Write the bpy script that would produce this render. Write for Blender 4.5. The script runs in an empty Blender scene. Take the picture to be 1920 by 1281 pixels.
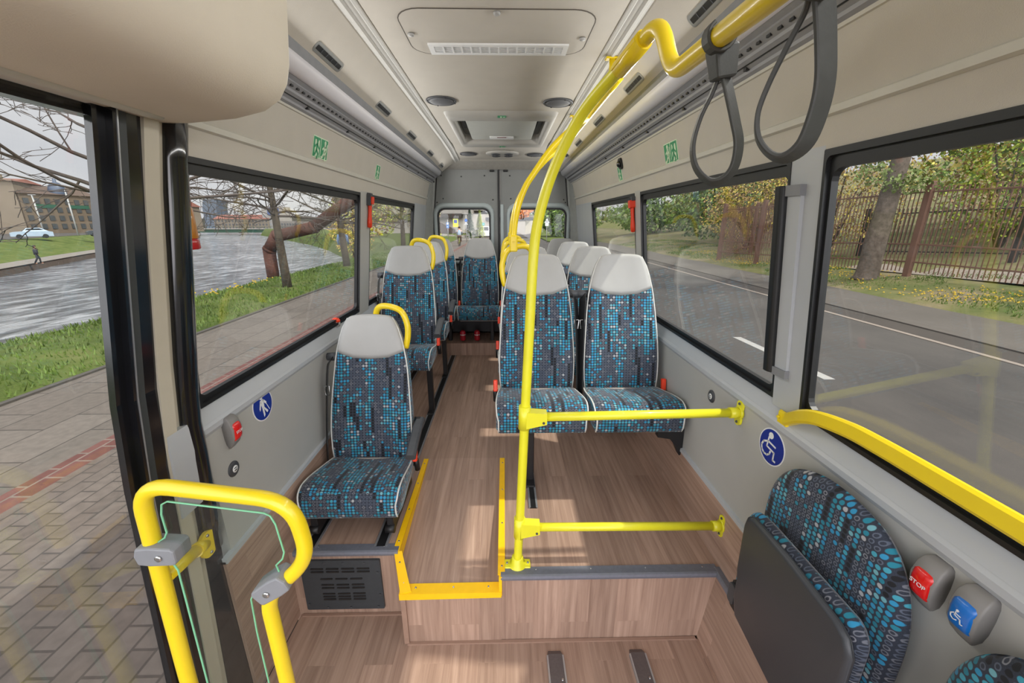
import bpy, math, random
from mathutils import Vector, Matrix
S = bpy.context.scene
COL = S.collection
PI = math.pi
rnd = random.Random(7)

# ------------------------------------------------------------------ camera
FPX, PPX, PPY, VPX, VPY = 746.7, 960.0, 640.5, 945.0, 418.0
_v = Vector(((VPX - PPX) / FPX, -(VPY - PPY) / FPX, -1.0)).normalized()
_z = Vector((0, -_v.z, _v.y)).normalized()
_x = _v.cross(_z)
RM = Matrix((_x, _v, _z))
cam = bpy.data.cameras.new('camera')
cam.lens = FPX * 36.0 / 1920.0
cam.sensor_width = 36.0
cam.clip_start = 0.02
cam.clip_end = 3000
camo = bpy.data.objects.new('camera', cam)
camo.matrix_world = RM.to_4x4()
COL.objects.link(camo)
S.camera = camo

# ------------------------------------------------------------------ materials
MATS = {}


def lin(c):
    return tuple(((v / 255.0) / 12.92 if v <= 10 else (((v / 255.0) + 0.055) / 1.055) ** 2.4) for v in c) + (1.0,)


class NT:
    def __init__(s, name):
        s.m = bpy.data.materials.new(name)
        s.m.use_nodes = True
        s.t = s.m.node_tree
        s.b = s.t.nodes['Principled BSDF']
        s.out = s.t.nodes['Material Output']

    def n(s, typ, **kw):
        nd = s.t.nodes.new(typ)
        for k, v in kw.items():
            if isinstance(v, dict):
                for a, b in v.items():
                    nd.inputs[a].default_value = b
            else:
                setattr(nd, k, v)
        return nd

    def l(s, a, ao, b, bi):
        s.t.links.new(a.outputs[ao], b.inputs[bi])

    def math(s, op, a, b=None):
        nd = s.t.nodes.new('ShaderNodeMath')
        nd.operation = op
        for i, x in enumerate((a, b)):
            if x is None:
                continue
            if isinstance(x, (int, float)):
                nd.inputs[i].default_value = x
            else:
                s.t.links.new(x, nd.inputs[i])
        return nd.outputs[0]

    def ramp(s, fac, stops, interp='LINEAR'):
        r = s.t.nodes.new('ShaderNodeValToRGB')
        r.color_ramp.interpolation = interp
        e = r.color_ramp.elements
        while len(e) < len(stops):
            e.new(0.5)
        for i, (p, c) in enumerate(stops):
            e[i].position = p
            e[i].color = c if len(c) == 4 else lin(c)
        s.t.links.new(fac, r.inputs[0])
        return r.outputs[0]


def mat(name, rgb, rough=0.5, metal=0.0, var=0.06, scale=30.0, bump=0.0, bscale=250.0, spec=0.5, coat=0.0):
    """plain surface with a little procedural variation and an optional fine grain"""
    if name in MATS:
        return MATS[name]
    t = NT(name)
    c = lin(rgb)
    tc = t.n('ShaderNodeTexCoord')
    nz = t.n('ShaderNodeTexNoise')
    nz.inputs['Scale'].default_value = scale
    nz.inputs['Detail'].default_value = 3
    t.l(tc, 'Object', nz, 'Vector')
    lo = tuple(v * (1 - var) for v in c[:3]) + (1,)
    hi = tuple(min(1, v * (1 + var)) for v in c[:3]) + (1,)
    r = t.ramp(nz.outputs[0], [(0.3, lo), (0.7, hi)])
    t.t.links.new(r, t.b.inputs['Base Color'])
    t.b.inputs['Roughness'].default_value = rough
    t.b.inputs['Metallic'].default_value = metal
    t.b.inputs['Specular IOR Level'].default_value = spec
    if coat:
        t.b.inputs['Coat Weight'].default_value = coat
        t.b.inputs['Coat Roughness'].default_value = 0.1
    if bump:
        n2 = t.n('ShaderNodeTexNoise')
        n2.inputs['Scale'].default_value = bscale
        n2.inputs['Detail'].default_value = 2
        t.l(tc, 'Object', n2, 'Vector')
        bp = t.n('ShaderNodeBump')
        bp.inputs['Strength'].default_value = bump
        bp.inputs['Distance'].default_value = 0.004
        t.l(n2, 0, bp, 'Height')
        t.l(bp, 0, t.b, 'Normal')
    MATS[name] = t.m
    return t.m


def wood_mat():
    t = NT('wood_vinyl')
    uv = t.n('ShaderNodeUVMap')
    sp = t.n('ShaderNodeSeparateXYZ')
    t.l(uv, 0, sp, 0)
    # planks: brick texture laid with its long side along V
    cb = t.n('ShaderNodeCombineXYZ')
    t.t.links.new(sp.outputs[1], cb.inputs[0])
    t.t.links.new(sp.outputs[0], cb.inputs[1])
    br = t.n('ShaderNodeTexBrick')
    br.offset = 0.37
    br.inputs['Color1'].default_value = (0.0, 0, 0, 1)
    br.inputs['Color2'].default_value = (1, 1, 1, 1)
    br.inputs['Mortar'].default_value = (0.25, .25, .25, 1)
    br.inputs['Scale'].default_value = 1.0
    br.inputs['Mortar Size'].default_value = 0.0006
    br.inputs['Brick Width'].default_value = 1.15
    br.inputs['Row Height'].default_value = 0.112
    t.l(cb, 0, br, 'Vector')
    # grain stretched along V
    mp = t.n('ShaderNodeMapping')
    mp.inputs['Scale'].default_value = (52.0, 2.0, 1.0)
    t.l(uv, 0, mp, 0)
    off = t.n('ShaderNodeVectorMath', operation='ADD')
    t.l(mp, 0, off, 0)
    sc = t.n('ShaderNodeVectorMath', operation='SCALE')
    t.l(br, 'Color', sc, 0)
    sc.inputs['Scale'].default_value = 17.0
    t.l(sc, 0, off, 1)
    g = t.n('ShaderNodeTexNoise')
    g.inputs['Scale'].default_value = 1.0
    g.inputs['Detail'].default_value = 6
    g.inputs['Roughness'].default_value = 0.62
    g.inputs['Distortion'].default_value = 0.5
    t.l(off, 0, g, 'Vector')
    base = t.ramp(g.outputs[0], [(0.25, (136, 110, 96)), (0.5, (163, 136, 120)), (0.75, (184, 157, 140))])
    tint = t.n('ShaderNodeMix', data_type='RGBA', blend_type='MULTIPLY')
    tint.inputs[0].default_value = 1.0
    t.t.links.new(base, tint.inputs[6])
    tr = t.ramp(br.outputs['Color'], [(0.0, (0.80, 0.79, 0.78, 1)), (1.0, (1.06, 1.05, 1.04, 1))])
    t.t.links.new(tr, tint.inputs[7])
    t.t.links.new(tint.outputs[2], t.b.inputs['Base Color'])
    t.b.inputs['Roughness'].default_value = 0.48
    t.b.inputs['Specular IOR Level'].default_value = 0.35
    return t.m


def fabric_mat(name='dotted_moquette', stagger=0.0):
    """slate moquette with columns of small round dots in teal, blue, pale and black"""
    t = NT(name)
    uv = t.n('ShaderNodeUVMap')
    sp = t.n('ShaderNodeSeparateXYZ')
    t.l(uv, 0, sp, 0)
    cw, ch = 0.0150, 0.0138
    u = t.math('DIVIDE', sp.outputs[0], cw)
    cu = t.math('FLOOR', u)
    par = t.math('MODULO', t.math('ABSOLUTE', cu), 2.0)
    v = t.math('ADD', t.math('DIVIDE', sp.outputs[1], ch), t.math('MULTIPLY', par, stagger))
    cv = t.math('FLOOR', v)
    fu = t.math('SUBTRACT', t.math('FRACT', u), 0.5)
    fv = t.math('SUBTRACT', t.math('FRACT', v), 0.5)
    d = t.math('SQRT', t.math('ADD', t.math('POWER', fu, 2.0), t.math('POWER', fv, 2.0)))
    dot = t.ramp(d, [(0.36, (1, 1, 1, 1)), (0.44, (0, 0, 0, 1))])
    ring = t.ramp(d, [(0.20, (0, 0, 0, 1)), (0.27, (1, 1, 1, 1)), (0.36, (1, 1, 1, 1)), (0.42, (0, 0, 0, 1))])
    cid = t.n('ShaderNodeCombineXYZ')
    t.t.links.new(cu, cid.inputs[0])
    t.t.links.new(cv, cid.inputs[1])
    wn = t.n('ShaderNodeTexWhiteNoise', noise_dimensions='2D')
    t.l(cid, 0, wn, 'Vector')
    mp = t.n('ShaderNodeMapping')
    mp.inputs['Scale'].default_value = (0.27, 0.06, 1)
    t.l(cid, 0, mp, 0)
    st = t.n('ShaderNodeTexNoise', noise_dimensions='2D')
    st.inputs['Scale'].default_value = 1.0
    st.inputs['Detail'].default_value = 1.5
    t.l(mp, 0, st, 'Vector')
    # columns where coloured dots gather, narrow columns of black dots, dim ring outlines elsewhere
    sr = t.n('ShaderNodeSeparateColor')
    t.l(wn, 'Color', sr, 0)
    mp2 = t.n('ShaderNodeMapping')
    mp2.inputs['Scale'].default_value = (.62, .075, 1)
    mp2.inputs['Location'].default_value = (31.7, 4.2, 0)
    t.l(cid, 0, mp2, 0)
    st2 = t.n('ShaderNodeTexNoise', noise_dimensions='2D')
    st2.inputs['Scale'].default_value = 1.0
    st2.inputs['Detail'].default_value = 0.5
    t.l(mp2, 0, st2, 'Vector')
    prob = t.math('ADD', t.math('MULTIPLY', t.math('SUBTRACT', st.outputs[0], 0.5), 3.4), 0.56)
    isc = t.math('LESS_THAN', sr.outputs[0], prob)
    isb = t.math('GREATER_THAN', st2.outputs[0], .685)
    hue = t.ramp(sr.outputs[1], [(0.0, (30, 122, 144)), (.34, (42, 136, 178)), (.62, (62, 150, 172)), (.79, (106, 162, 174)), (.89, (162, 164, 168))], 'CONSTANT')
    dimc = t.ramp(sr.outputs[2], [(0.0, (84, 92, 108)), (.5, (106, 110, 120)), (.85, (128, 130, 138))], 'CONSTANT')
    c1 = t.n('ShaderNodeMix', data_type='RGBA')
    t.t.links.new(isc, c1.inputs[0])
    t.t.links.new(dimc, c1.inputs[6])
    t.t.links.new(hue, c1.inputs[7])
    c2 = t.n('ShaderNodeMix', data_type='RGBA')
    t.t.links.new(isb, c2.inputs[0])
    t.t.links.new(c1.outputs[2], c2.inputs[6])
    c2.inputs[7].default_value = lin((12, 14, 20))
    cols = c2.outputs[2]
    dim = t.math('MULTIPLY', t.math('SUBTRACT', 1.0, isc), t.math('SUBTRACT', 1.0, isb))
    mk = t.n('ShaderNodeMix', data_type='FLOAT')
    t.t.links.new(dim, mk.inputs[0])
    t.t.links.new(dot, mk.inputs[2])
    t.t.links.new(ring, mk.inputs[3])
    nz = t.n('ShaderNodeTexNoise')
    nz.inputs['Scale'].default_value = 900
    t.l(uv, 0, nz, 'Vector')
    bg = t.ramp(nz.outputs[0], [(0.3, (30, 36, 48)), (0.7, (50, 57, 72))])
    mx = t.n('ShaderNodeMix', data_type='RGBA')
    t.t.links.new(mk.outputs[0], mx.inputs[0])
    t.t.links.new(bg, mx.inputs[6])
    t.t.links.new(cols, mx.inputs[7])
    t.t.links.new(mx.outputs[2], t.b.inputs['Base Color'])
    t.b.inputs['Roughness'].default_value = 0.85
    t.b.inputs['Sheen Weight'].default_value = 0.25
    t.b.inputs['Sheen Roughness'].default_value = 0.4
    bp = t.n('ShaderNodeBump')
    bp.inputs['Strength'].default_value = 0.25
    bp.inputs['Distance'].default_value = 0.001
    t.l(nz, 0, bp, 'Height')
    t.l(bp, 0, t.b, 'Normal')
    return t.m


def glass_mat(name, tint=(0.93, 0.95, 0.94), refl=1.0):
    t = NT(name)
    t.t.nodes.remove(t.b)
    tr = t.n('ShaderNodeBsdfTransparent')
    tr.inputs[0].default_value = tint + (1,)
    gl = t.n('ShaderNodeBsdfGlossy')
    gl.inputs['Roughness'].default_value = 0.0
    fr = t.n('ShaderNodeLayerWeight')
    fr.inputs[0].default_value = .5
    mx = t.n('ShaderNodeMixShader')
    sch = t.math('ADD', t.math('MULTIPLY', t.math('POWER', fr.outputs['Facing'], 5.0), .92), .035)
    t.t.links.new(t.math('MULTIPLY', sch, refl), mx.inputs[0])
    t.l(tr, 0, mx, 1)
    t.l(gl, 0, mx, 2)
    t.l(mx, 0, t.out, 0)
    MATS[name] = t.m
    return t.m


def emis(name, rgb, strength):
    t = NT(name)
    t.b.inputs['Base Color'].default_value = lin(rgb)
    t.b.inputs['Emission Color'].default_value = lin(rgb)
    t.b.inputs['Emission Strength'].default_value = strength
    t.b.inputs['Roughness'].default_value = 0.35
    MATS[name] = t.m
    return t.m


WOOD = wood_mat()
FAB = fabric_mat()
FABH = fabric_mat('staggered_moquette', 0.5)
GLASS = glass_mat('window_glass')
CLEAR = glass_mat('clear_acrylic', (0.93, 0.97, 0.95), 1.5)
BEIGE = mat('beige_lining', (188, 183, 173), 0.75, var=0.025, scale=9, bump=0.12, bscale=420)
BOXB = mat('warm_beige_lining', (212, 204, 188), 0.7, var=0.03, scale=6, bump=0.15, bscale=380)
GREYP = mat('grey_wall_panel', (172, 172, 168), 0.5, var=0.02, scale=8)
SILL = mat('silver_grey_sill', (176, 180, 184), 0.38, var=0.02, scale=10)
ALU = mat('brushed_aluminium', (176, 178, 182), 0.35, 0.7, var=0.05, scale=60)
NOSE = mat('grey_nosing', (118, 121, 132), 0.45, 0.3, var=0.06, scale=80)
YEL = mat('yellow_tube_paint', (232, 204, 24), 0.32, var=0.02, scale=12, coat=0.3)
LEMON = mat('lemon_tube_paint', (222, 216, 40), 0.38, var=0.02, scale=12, coat=0.2)
STRIPY = mat('yellow_edge_plastic', (245, 192, 0), 0.5, var=0.03, scale=30)
BLACK = mat('black_rubber', (22, 23, 25), 0.45, var=0.1, scale=50)
GLOSSK = mat('gloss_black_profile', (16, 18, 22), 0.16, var=0.1, scale=30, coat=0.6)
DGREY = mat('dark_grey_plastic', (64, 66, 70), 0.5, var=0.06, scale=40, bump=0.1)
CHAN = mat('grey_channel', (142, 143, 147), 0.5, 0.0, var=0.04, scale=40)
DCHAN = mat('dark_channel', (122, 124, 128), 0.55, 0.0, var=0.05, scale=40)
VINYL = mat('grey_leatherette', (164, 164, 162), 0.5, var=0.025, scale=14, bump=0.08, bscale=500)
PIPE = mat('white_piping', (205, 206, 202), 0.6, var=0.03, scale=60)
SHELL = mat('seat_shell', (44, 46, 50), 0.55, var=0.06, scale=30)
FRAME = mat('seat_frame_paint', (150, 143, 138), 0.45, 0.2, var=0.04, scale=30)
LEGB = mat('black_leg_paint', (30, 30, 32), 0.45, 0.1, var=0.06, scale=40)
RED = mat('red_plastic', (220, 38, 26), 0.35, var=0.03, scale=30)
ORANGE = mat('orange_red_plastic', (226, 62, 28), 0.4, var=0.04, scale=30)
BLUE = mat('blue_plastic', (22, 106, 190), 0.3, var=0.03, scale=30, coat=0.4)
SIGNB = mat('sign_blue', (20, 46, 140), 0.4, var=0.03, scale=30)
SIGNW = mat('sign_white', (226, 228, 228), 0.45, var=0.02, scale=30)
SIGNG = mat('sign_green', (48, 146, 98), 0.45, var=0.05, scale=60)
SIGNP = mat('sign_pale_green', (206, 224, 196), 0.45, var=0.03, scale=60)
CHROME = mat('steel_bolt', (190, 190, 190), 0.25, 0.9, var=0.03, scale=80)
DOORP = mat('rear_door_panel', (128, 130, 128), 0.6, var=0.03, scale=10)
DOORM = mat('rear_door_moulding', (166, 176, 176), 0.4, var=0.02, scale=10)
STRAP = mat('rubber_strap', (66, 68, 66), 0.55, var=0.06, scale=60, bump=0.1)
PLATE = mat('vent_plate_paint', (58, 62, 66), 0.5, 0.1, var=0.05, scale=50)
TUBEL = mat('frosted_tube', (214, 214, 220), 0.4, var=0.02, scale=6)


# ------------------------------------------------------------------ mesh builder
class MB:
    def __init__(s):
        s.v, s.f, s.sm, s.uv = [], [], [], []

    def add(s, verts, faces, smooth=False, uvs=None):
        o = len(s.v)
        s.v += [tuple(p) for p in verts]
        for i, f in enumerate(faces):
            s.f.append(tuple(o + k for k in f))
            s.sm.append(smooth)
            s.uv.append(uvs[i] if uvs else None)
        return s

    def box(s, c, d, R=None, bev=0.0):
        x, y, z = (k / 2 for k in d)
        P = []
        if bev > 0:
            b = min(bev, x * .98, y * .98, z * .98)
            # chamfered box: 24 verts
            idx = {}
            F = []
            for sx in (-1, 1):
                for sy in (-1, 1):
                    for sz in (-1, 1):
                        for ax in range(3):
                            p = [sx * (x - b), sy * (y - b), sz * (z - b)]
                            p[ax] = (sx * x, sy * y, sz * z)[ax]
                            idx[(sx, sy, sz, ax)] = len(P)
                            P.append(Vector(p))
            for ax in range(3):
                o1, o2 = [(1, 2), (2, 0), (0, 1)][ax]
                for sg in (-1, 1):
                    q = []
                    for a, b2 in ((-1, -1), (1, -1), (1, 1), (-1, 1)):
                        k = [0, 0, 0]
                        k[ax], k[o1], k[o2] = sg, a, b2
                        q.append(idx[(k[0], k[1], k[2], ax)])
                    F.append(q if sg > 0 else q[::-1])
            for ax in range(3):      # edges along ax
                o1, o2 = [(1, 2), (2, 0), (0, 1)][ax]
                for a in (-1, 1):
                    for b2 in (-1, 1):
                        k1, k2 = [0, 0, 0], [0, 0, 0]
                        k1[ax], k2[ax] = -1, 1
                        for k in (k1, k2):
                            k[o1], k[o2] = a, b2
                        q = [idx[(*k1, o1)], idx[(*k2, o1)], idx[(*k2, o2)], idx[(*k1, o2)]]
                        F.append(q if a * b2 < 0 else q[::-1])
            for sx in (-1, 1):
                for sy in (-1, 1):
                    for sz in (-1, 1):
                        q = [idx[(sx, sy, sz, a)] for a in range(3)]
                        F.append(q if sx * sy * sz > 0 else q[::-1])
        else:
            P = [Vector((a * x, b * y, e * z)) for a in (-1, 1) for b in (-1, 1) for e in (-1, 1)]
            F = [(0, 1, 3, 2), (4, 6, 7, 5), (0, 4, 5, 1), (2, 3, 7, 6), (0, 2, 6, 4), (1, 5, 7, 3)]
        if R is not None:
            P = [R @ p for p in P]
        c = Vector(c)
        return s.add([p + c for p in P], F)

    def tube(s, path, r, n=10, closed=False, caps=True, flat=None):
        """round tube along a path; flat=(w,h,up) sweeps a rectangle instead; r may be a list"""
        P = [Vector(p) for p in path]
        m = len(P)
        T = []
        for i in range(m):
            a = P[(i - 1) % m] if (closed or i > 0) else P[i]
            b = P[(i + 1) % m] if (closed or i < m - 1) else P[i]
            d = (b - a)
            T.append(d.normalized() if d.length > 1e-9 else Vector((0, 0, 1)))
        up = Vector(flat[2]) if flat else (Vector((0, 0, 1)) if abs(T[0].z) < 0.9 else Vector((1, 0, 0)))
        N = (up - T[0] * up.dot(T[0])).normalized()
        V = []
        for i in range(m):
            if i:
                ax = T[i - 1].cross(T[i])
                if ax.length > 1e-7:
                    N = Matrix.Rotation(T[i - 1].angle(T[i]), 3, ax.normalized()) @ N
                N = (N - T[i] * N.dot(T[i])).normalized()
            B = T[i].cross(N)
            if flat:
                w, h = flat[0] / 2, flat[1] / 2
                k = min(w, h) * .5
                for a, b in ((w, h - k), (w - k, h), (-w + k, h), (-w, h - k), (-w, -h + k), (-w + k, -h), (w - k, -h), (w, -h + k)):
                    V.append(P[i] + B * a + N * b)
            else:
                rr = r[i] if isinstance(r, (list, tuple)) else r
                for k in range(n):
                    a = 2 * PI * k / n
                    V.append(P[i] + N * (math.cos(a) * rr) + B * (math.sin(a) * rr))
        if flat:
            n = 8
        F = []
        for i in range(m if closed else m - 1):
            j = (i + 1) % m
            for k in range(n):
                k2 = (k + 1) % n
                F.append((i * n + k, i * n + k2, j * n + k2, j * n + k))
        s.add(V, F, smooth=not flat)
        if caps and not closed:
            o = len(s.v) - m * n
            s.f.append(tuple(o + k for k in range(n))[::-1]); s.sm.append(False); s.uv.append(None)
            s.f.append(tuple(o + (m - 1) * n + k for k in range(n))); s.sm.append(False); s.uv.append(None)
        return s

    def lathe(s, prof, c, axis=(0, 0, 1), n=24, smooth=True):
        """prof: (radius, height) list along axis"""
        A = Vector(axis).normalized()
        q = A.to_track_quat('Z', 'Y')
        c = Vector(c)
        V = []
        for r, h in prof:
            for k in range(n):
                a = 2 * PI * k / n
                V.append(c + q @ Vector((math.cos(a) * r, math.sin(a) * r, h)))
        F = []
        for i in range(len(prof) - 1):
            for k in range(n):
                k2 = (k + 1) % n
                F.append((i * n + k, i * n + k2, (i + 1) * n + k2, (i + 1) * n + k))
        s.add(V, F, smooth)
        o = len(s.v) - len(V)
        if prof[0][0] > 1e-5:
            s.f.append(tuple(o + k for k in range(n))[::-1]); s.sm.append(False); s.uv.append(None)
        if prof[-1][0] > 1e-5:
            s.f.append(tuple(o + (len(prof) - 1) * n + k for k in range(n))); s.sm.append(False); s.uv.append(None)
        return s

    def prism(s, poly, fn0, fn1):
        """polygon (2-D points) lofted between two mappings to 3-D"""
        n = len(poly)
        V = [fn0(*p) for p in poly] + [fn1(*p) for p in poly]
        F = [tuple(range(n))[::-1], tuple(range(n, 2 * n))]
        for k in range(n):
            k2 = (k + 1) % n
            F.append((k, k2, n + k2, n + k))
        return s.add(V, F)

    def xz(s, poly, y0, y1):
        return s.prism(poly, lambda x, z: (x, y0, z), lambda x, z: (x, y1, z))

    def xy(s, poly, z0, z1):
        return s.prism(poly, lambda x, y: (x, y, z0), lambda x, y: (x, y, z1))

    def loft(s, rings, close=True, smooth=True, cap=True):
        n = len(rings[0])
        V = [p for r in rings for p in r]
        F = []
        for i in range(len(rings) - 1):
            for k in range(n if close else n - 1):
                k2 = (k + 1) % n
                F.append((i * n + k, i * n + k2, (i + 1) * n + k2, (i + 1) * n + k))
        s.add(V, F, smooth)
        if cap and close:
            o = len(s.v) - len(V)
            s.f.append(tuple(o + k for k in range(n))[::-1]); s.sm.append(smooth); s.uv.append(None)
            s.f.append(tuple(o + (len(rings) - 1) * n + k for k in range(n))); s.sm.append(smooth); s.uv.append(None)
        return s

    def ring(s, A, B, f0, f1):
        """frame between outer loop A and inner loop B (same count), between two mappings"""
        n = len(A)
        V = [f0(*p) for p in A] + [f0(*p) for p in B] + [f1(*p) for p in A] + [f1(*p) for p in B]
        F = []
        for k in range(n):
            k2 = (k + 1) % n
            F += [(k, k2, n + k2, n + k), (2 * n + k2, 2 * n + k, 3 * n + k, 3 * n + k2),
                  (k2, k, 2 * n + k, 2 * n + k2), (n + k, n + k2, 3 * n + k2, 3 * n + k)]
        return s.add(V, F)

    def build(s, name, m, parent=None, uvmode=None, loc=None, bevel=0.0, recalc=True):
        me = bpy.data.meshes.new(name)
        org = Vector(loc) if loc else Vector((0, 0, 0))
        me.from_pydata([Vector(p) - org for p in s.v], [], s.f)
        me.polygons.foreach_set('use_smooth', s.sm)
        if recalc:
            import bmesh
            bm = bmesh.new()
            bm.from_mesh(me)
            bmesh.ops.recalc_face_normals(bm, faces=bm.faces)
            bm.to_mesh(me)
            bm.free()
        if uvmode:
            ul = me.uv_layers.new(name='UVMap')
            for p in me.polygons:
                nx, ny, nz = (abs(k) for k in p.normal)
                for li in p.loop_indices:
                    x, y, z = Vector(s.v[me.loops[li].vertex_index])
                    if uvmode == 'floor':
                        q = (x, y) if nz > .6 else ((x, z) if ny > nx else (z, y))
                    elif uvmode == 'side':
                        q = (y, z)
                    elif uvmode == 'back':
                        q = (y + .3, z) if nx > .8 else (x, z)
                    elif uvmode == 'wallseat':
                        q = (y, z)
                    else:
                        q = (z + .3, y) if nx > .8 else ((x, z - .52) if ny > nz else (x, y - .03))
                    ul.data[li].uv = q
        if m is not None:
            me.materials.append(m)
        o = bpy.data.objects.new(name, me)
        COL.objects.link(o)
        o.location = org
        if parent is not None:
            o.parent = parent
        if bevel:
            bv = o.modifiers.new('bevel', 'BEVEL')
            bv.width = bevel
            bv.segments = 2
            bv.limit_method = 'ANGLE'
        return o


def tag(o, label=None, cat=None, group=None, kind=None):
    if label: o['label'] = label
    if cat: o['category'] = cat
    if group: o['group'] = group
    if kind: o['kind'] = kind
    return o


def empty(name, label, cat, loc=(0, 0, 0), group=None):
    o = bpy.data.objects.new(name, None)
    o.location = loc
    o.empty_display_size = 0.05
    COL.objects.link(o)
    return tag(o, label, cat, group)


def part(mb, name, m, root, **kw):
    """a child mesh given in world coordinates, hung under root placed at root.location"""
    o = mb.build(name, m, None, **kw)
    w = Vector((0, 0, 0))
    r = root
    while r is not None:
        w += Vector(r.location)
        r = r.parent
    o.parent = root
    o.location = Vector(o.location) - w
    return o


def struct(o):
    o['kind'] = 'structure'
    return o


def arc(c, r, a0, a1, n, fx):
    return [fx(c[0] + r * math.cos(a0 + (a1 - a0) * i / n), c[1] + r * math.sin(a0 + (a1 - a0) * i / n)) for i in range(n + 1)]


def rrect(x0, x1, y0, y1, r, n=4):
    P = []
    for cx, cy, a in ((x1 - r, y1 - r, 0), (x0 + r, y1 - r, PI / 2), (x0 + r, y0 + r, PI), (x1 - r, y0 + r, 1.5 * PI)):
        for i in range(n + 1):
            t = a + PI / 2 * i / n
            P.append((cx + r * math.cos(t), cy + r * math.sin(t)))
    return P


def rpoly(pts, r, n=5):
    """polyline (3-D) with rounded corners -> dense path"""
    P = [Vector(p) for p in pts]
    out = [P[0]]
    for i in range(1, len(P) - 1):
        a, b, c = P[i - 1], P[i], P[i + 1]
        rr = r[i] if isinstance(r, dict) and i in r else (r if not isinstance(r, dict) else 0.05)
        da, dc = (a - b), (c - b)
        k = min(rr, da.length * .48, dc.length * .48)
        p0, p1 = b + da.normalized() * k, b + dc.normalized() * k
        for j in range(n + 1):
            t = j / n
            out.append(p0 * (1 - t) ** 2 + b * 2 * t * (1 - t) + p1 * t * t)
    out.append(P[-1])
    return out


def spline(pts, n=6):
    """Catmull-Rom through points"""
    P = [Vector(p) for p in pts]
    P = [P[0] * 2 - P[1]] + P + [P[-1] * 2 - P[-2]]
    out = []
    for i in range(1, len(P) - 2):
        for j in range(n):
            t = j / n
            a, b, c, d = P[i - 1], P[i], P[i + 1], P[i + 2]
            out.append(0.5 * (2 * b + (c - a) * t + (2 * a - 5 * b + 4 * c - d) * t * t + (3 * b - a - 3 * c + d) * t ** 3))
    out.append(P[-2])
    return out
SKY_PEAK, SUN_E, EXPO, FILL_W = 5.2, 2.8, 0.52, 8.3
# ------------------------------------------------------------------ bus shell
XC = -0.028
HW = [(-1.80, .897), (-1.07, .897), (-.62, .897), (-.545, .902), (.172, .818), (.25, .806), (.41, .765), (.7, .72)]


def hw(z):
    if z <= HW[0][0]: return HW[0][1]
    for (a, p), (b, q) in zip(HW, HW[1:]):
        if z <= b:
            return p + (q - p) * (z - a) / (b - a)
    return HW[-1][1]


def side(s, y, z, off=0.0):
    return (XC + s * (hw(z) + off), y, z)


def xs(s, h):
    return XC + s * h


ZF, ZP, ZR = -1.67, -1.33, -1.20      # low floor, seat platform, rear step
YR = 4.75
# --- floor: low entrance floor, seat platforms, sloping aisle, rear step and the box over the wheel
f = MB()
f.box((-.05, .12, -1.705), (1.72, 2.6, .07))
f.xy([(-.02, 1.237), (.86, 1.237), (.86, 3.97), (-.02, 3.97)], -1.74, ZP)
f.xy([(-.93, 1.37), (-.457, 1.37), (-.457, 3.97), (-.93, 3.97)], -1.74, ZP)
P0 = [(-.41, 1.235, -1.402), (-.02, 1.235, -1.40), (-.02, 2.06, ZP), (-.457, 2.06, ZP), (-.457, 1.37, -1.39)]
n5 = len(P0)
f.add(P0 + [(a, b, -1.74) for a, b, c in P0], [tuple(range(n5)), tuple(range(n5, 2 * n5))[::-1]] +
      [(k, (k + 1) % n5, n5 + (k + 1) % n5, n5 + k) for k in range(n5)])
f.xy([(-.457, 2.06), (-.02, 2.06), (-.02, 3.97), (-.457, 3.97)], -1.74, ZP)
f.xy([(-.93, 3.97), (.87, 3.97), (.87, YR), (-.93, YR)], -1.74, ZR)
f.add([(.80, -1.2, ZF), (.84, -1.2, ZP), (.87, -1.2, ZP), (.87, -1.2, ZF), (.80, 1.24, ZF), (.84, 1.24, ZP), (.87, 1.24, ZP), (.87, 1.24, ZF)],
      [(0, 1, 2, 3), (4, 7, 6, 5), (0, 4, 5, 1), (1, 5, 6, 2), (2, 6, 7, 3), (3, 7, 4, 0)])
struct(f.build('floor', WOOD, uvmode='floor'))
# weld bead along the foot of the risers
t = MB()
t.box((.195, 1.229, -1.667), (1.205, .012, .008))
t.box((-.66, 1.362, -1.667), (.48, .012, .008))
t.box((-.409, 1.232, -1.535), (.02, .012, .26))
t.box((.797, .2, -1.667), (.012, 2.07, .008))
struct(t.build('trim_1', mat('floor_weld', (150, 122, 106), .5)))

# --- wainscot
for s, nm, y0, zb in ((-1, 'baseboard_left', 1.06, ZF), (1, 'baseboard_right', -1.2, -1.4)):
    b = MB()
    p = [(xs(s, .886), zb), (xs(s, .889), -1.065), (xs(s, .90), -1.065), (xs(s, .90), zb)]
    b.xz(p, y0, 4.7)
    struct(b.build(nm, WOOD, uvmode='floor'))
    c = MB()
    c.xz([(xs(s, .883), -1.072), (xs(s, .884), -1.056), (xs(s, .90), -1.052), (xs(s, .90), -1.075)], y0, 3.9)
    struct(c.build('trim_2' if s < 0 else 'trim_3', SILL))

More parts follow.
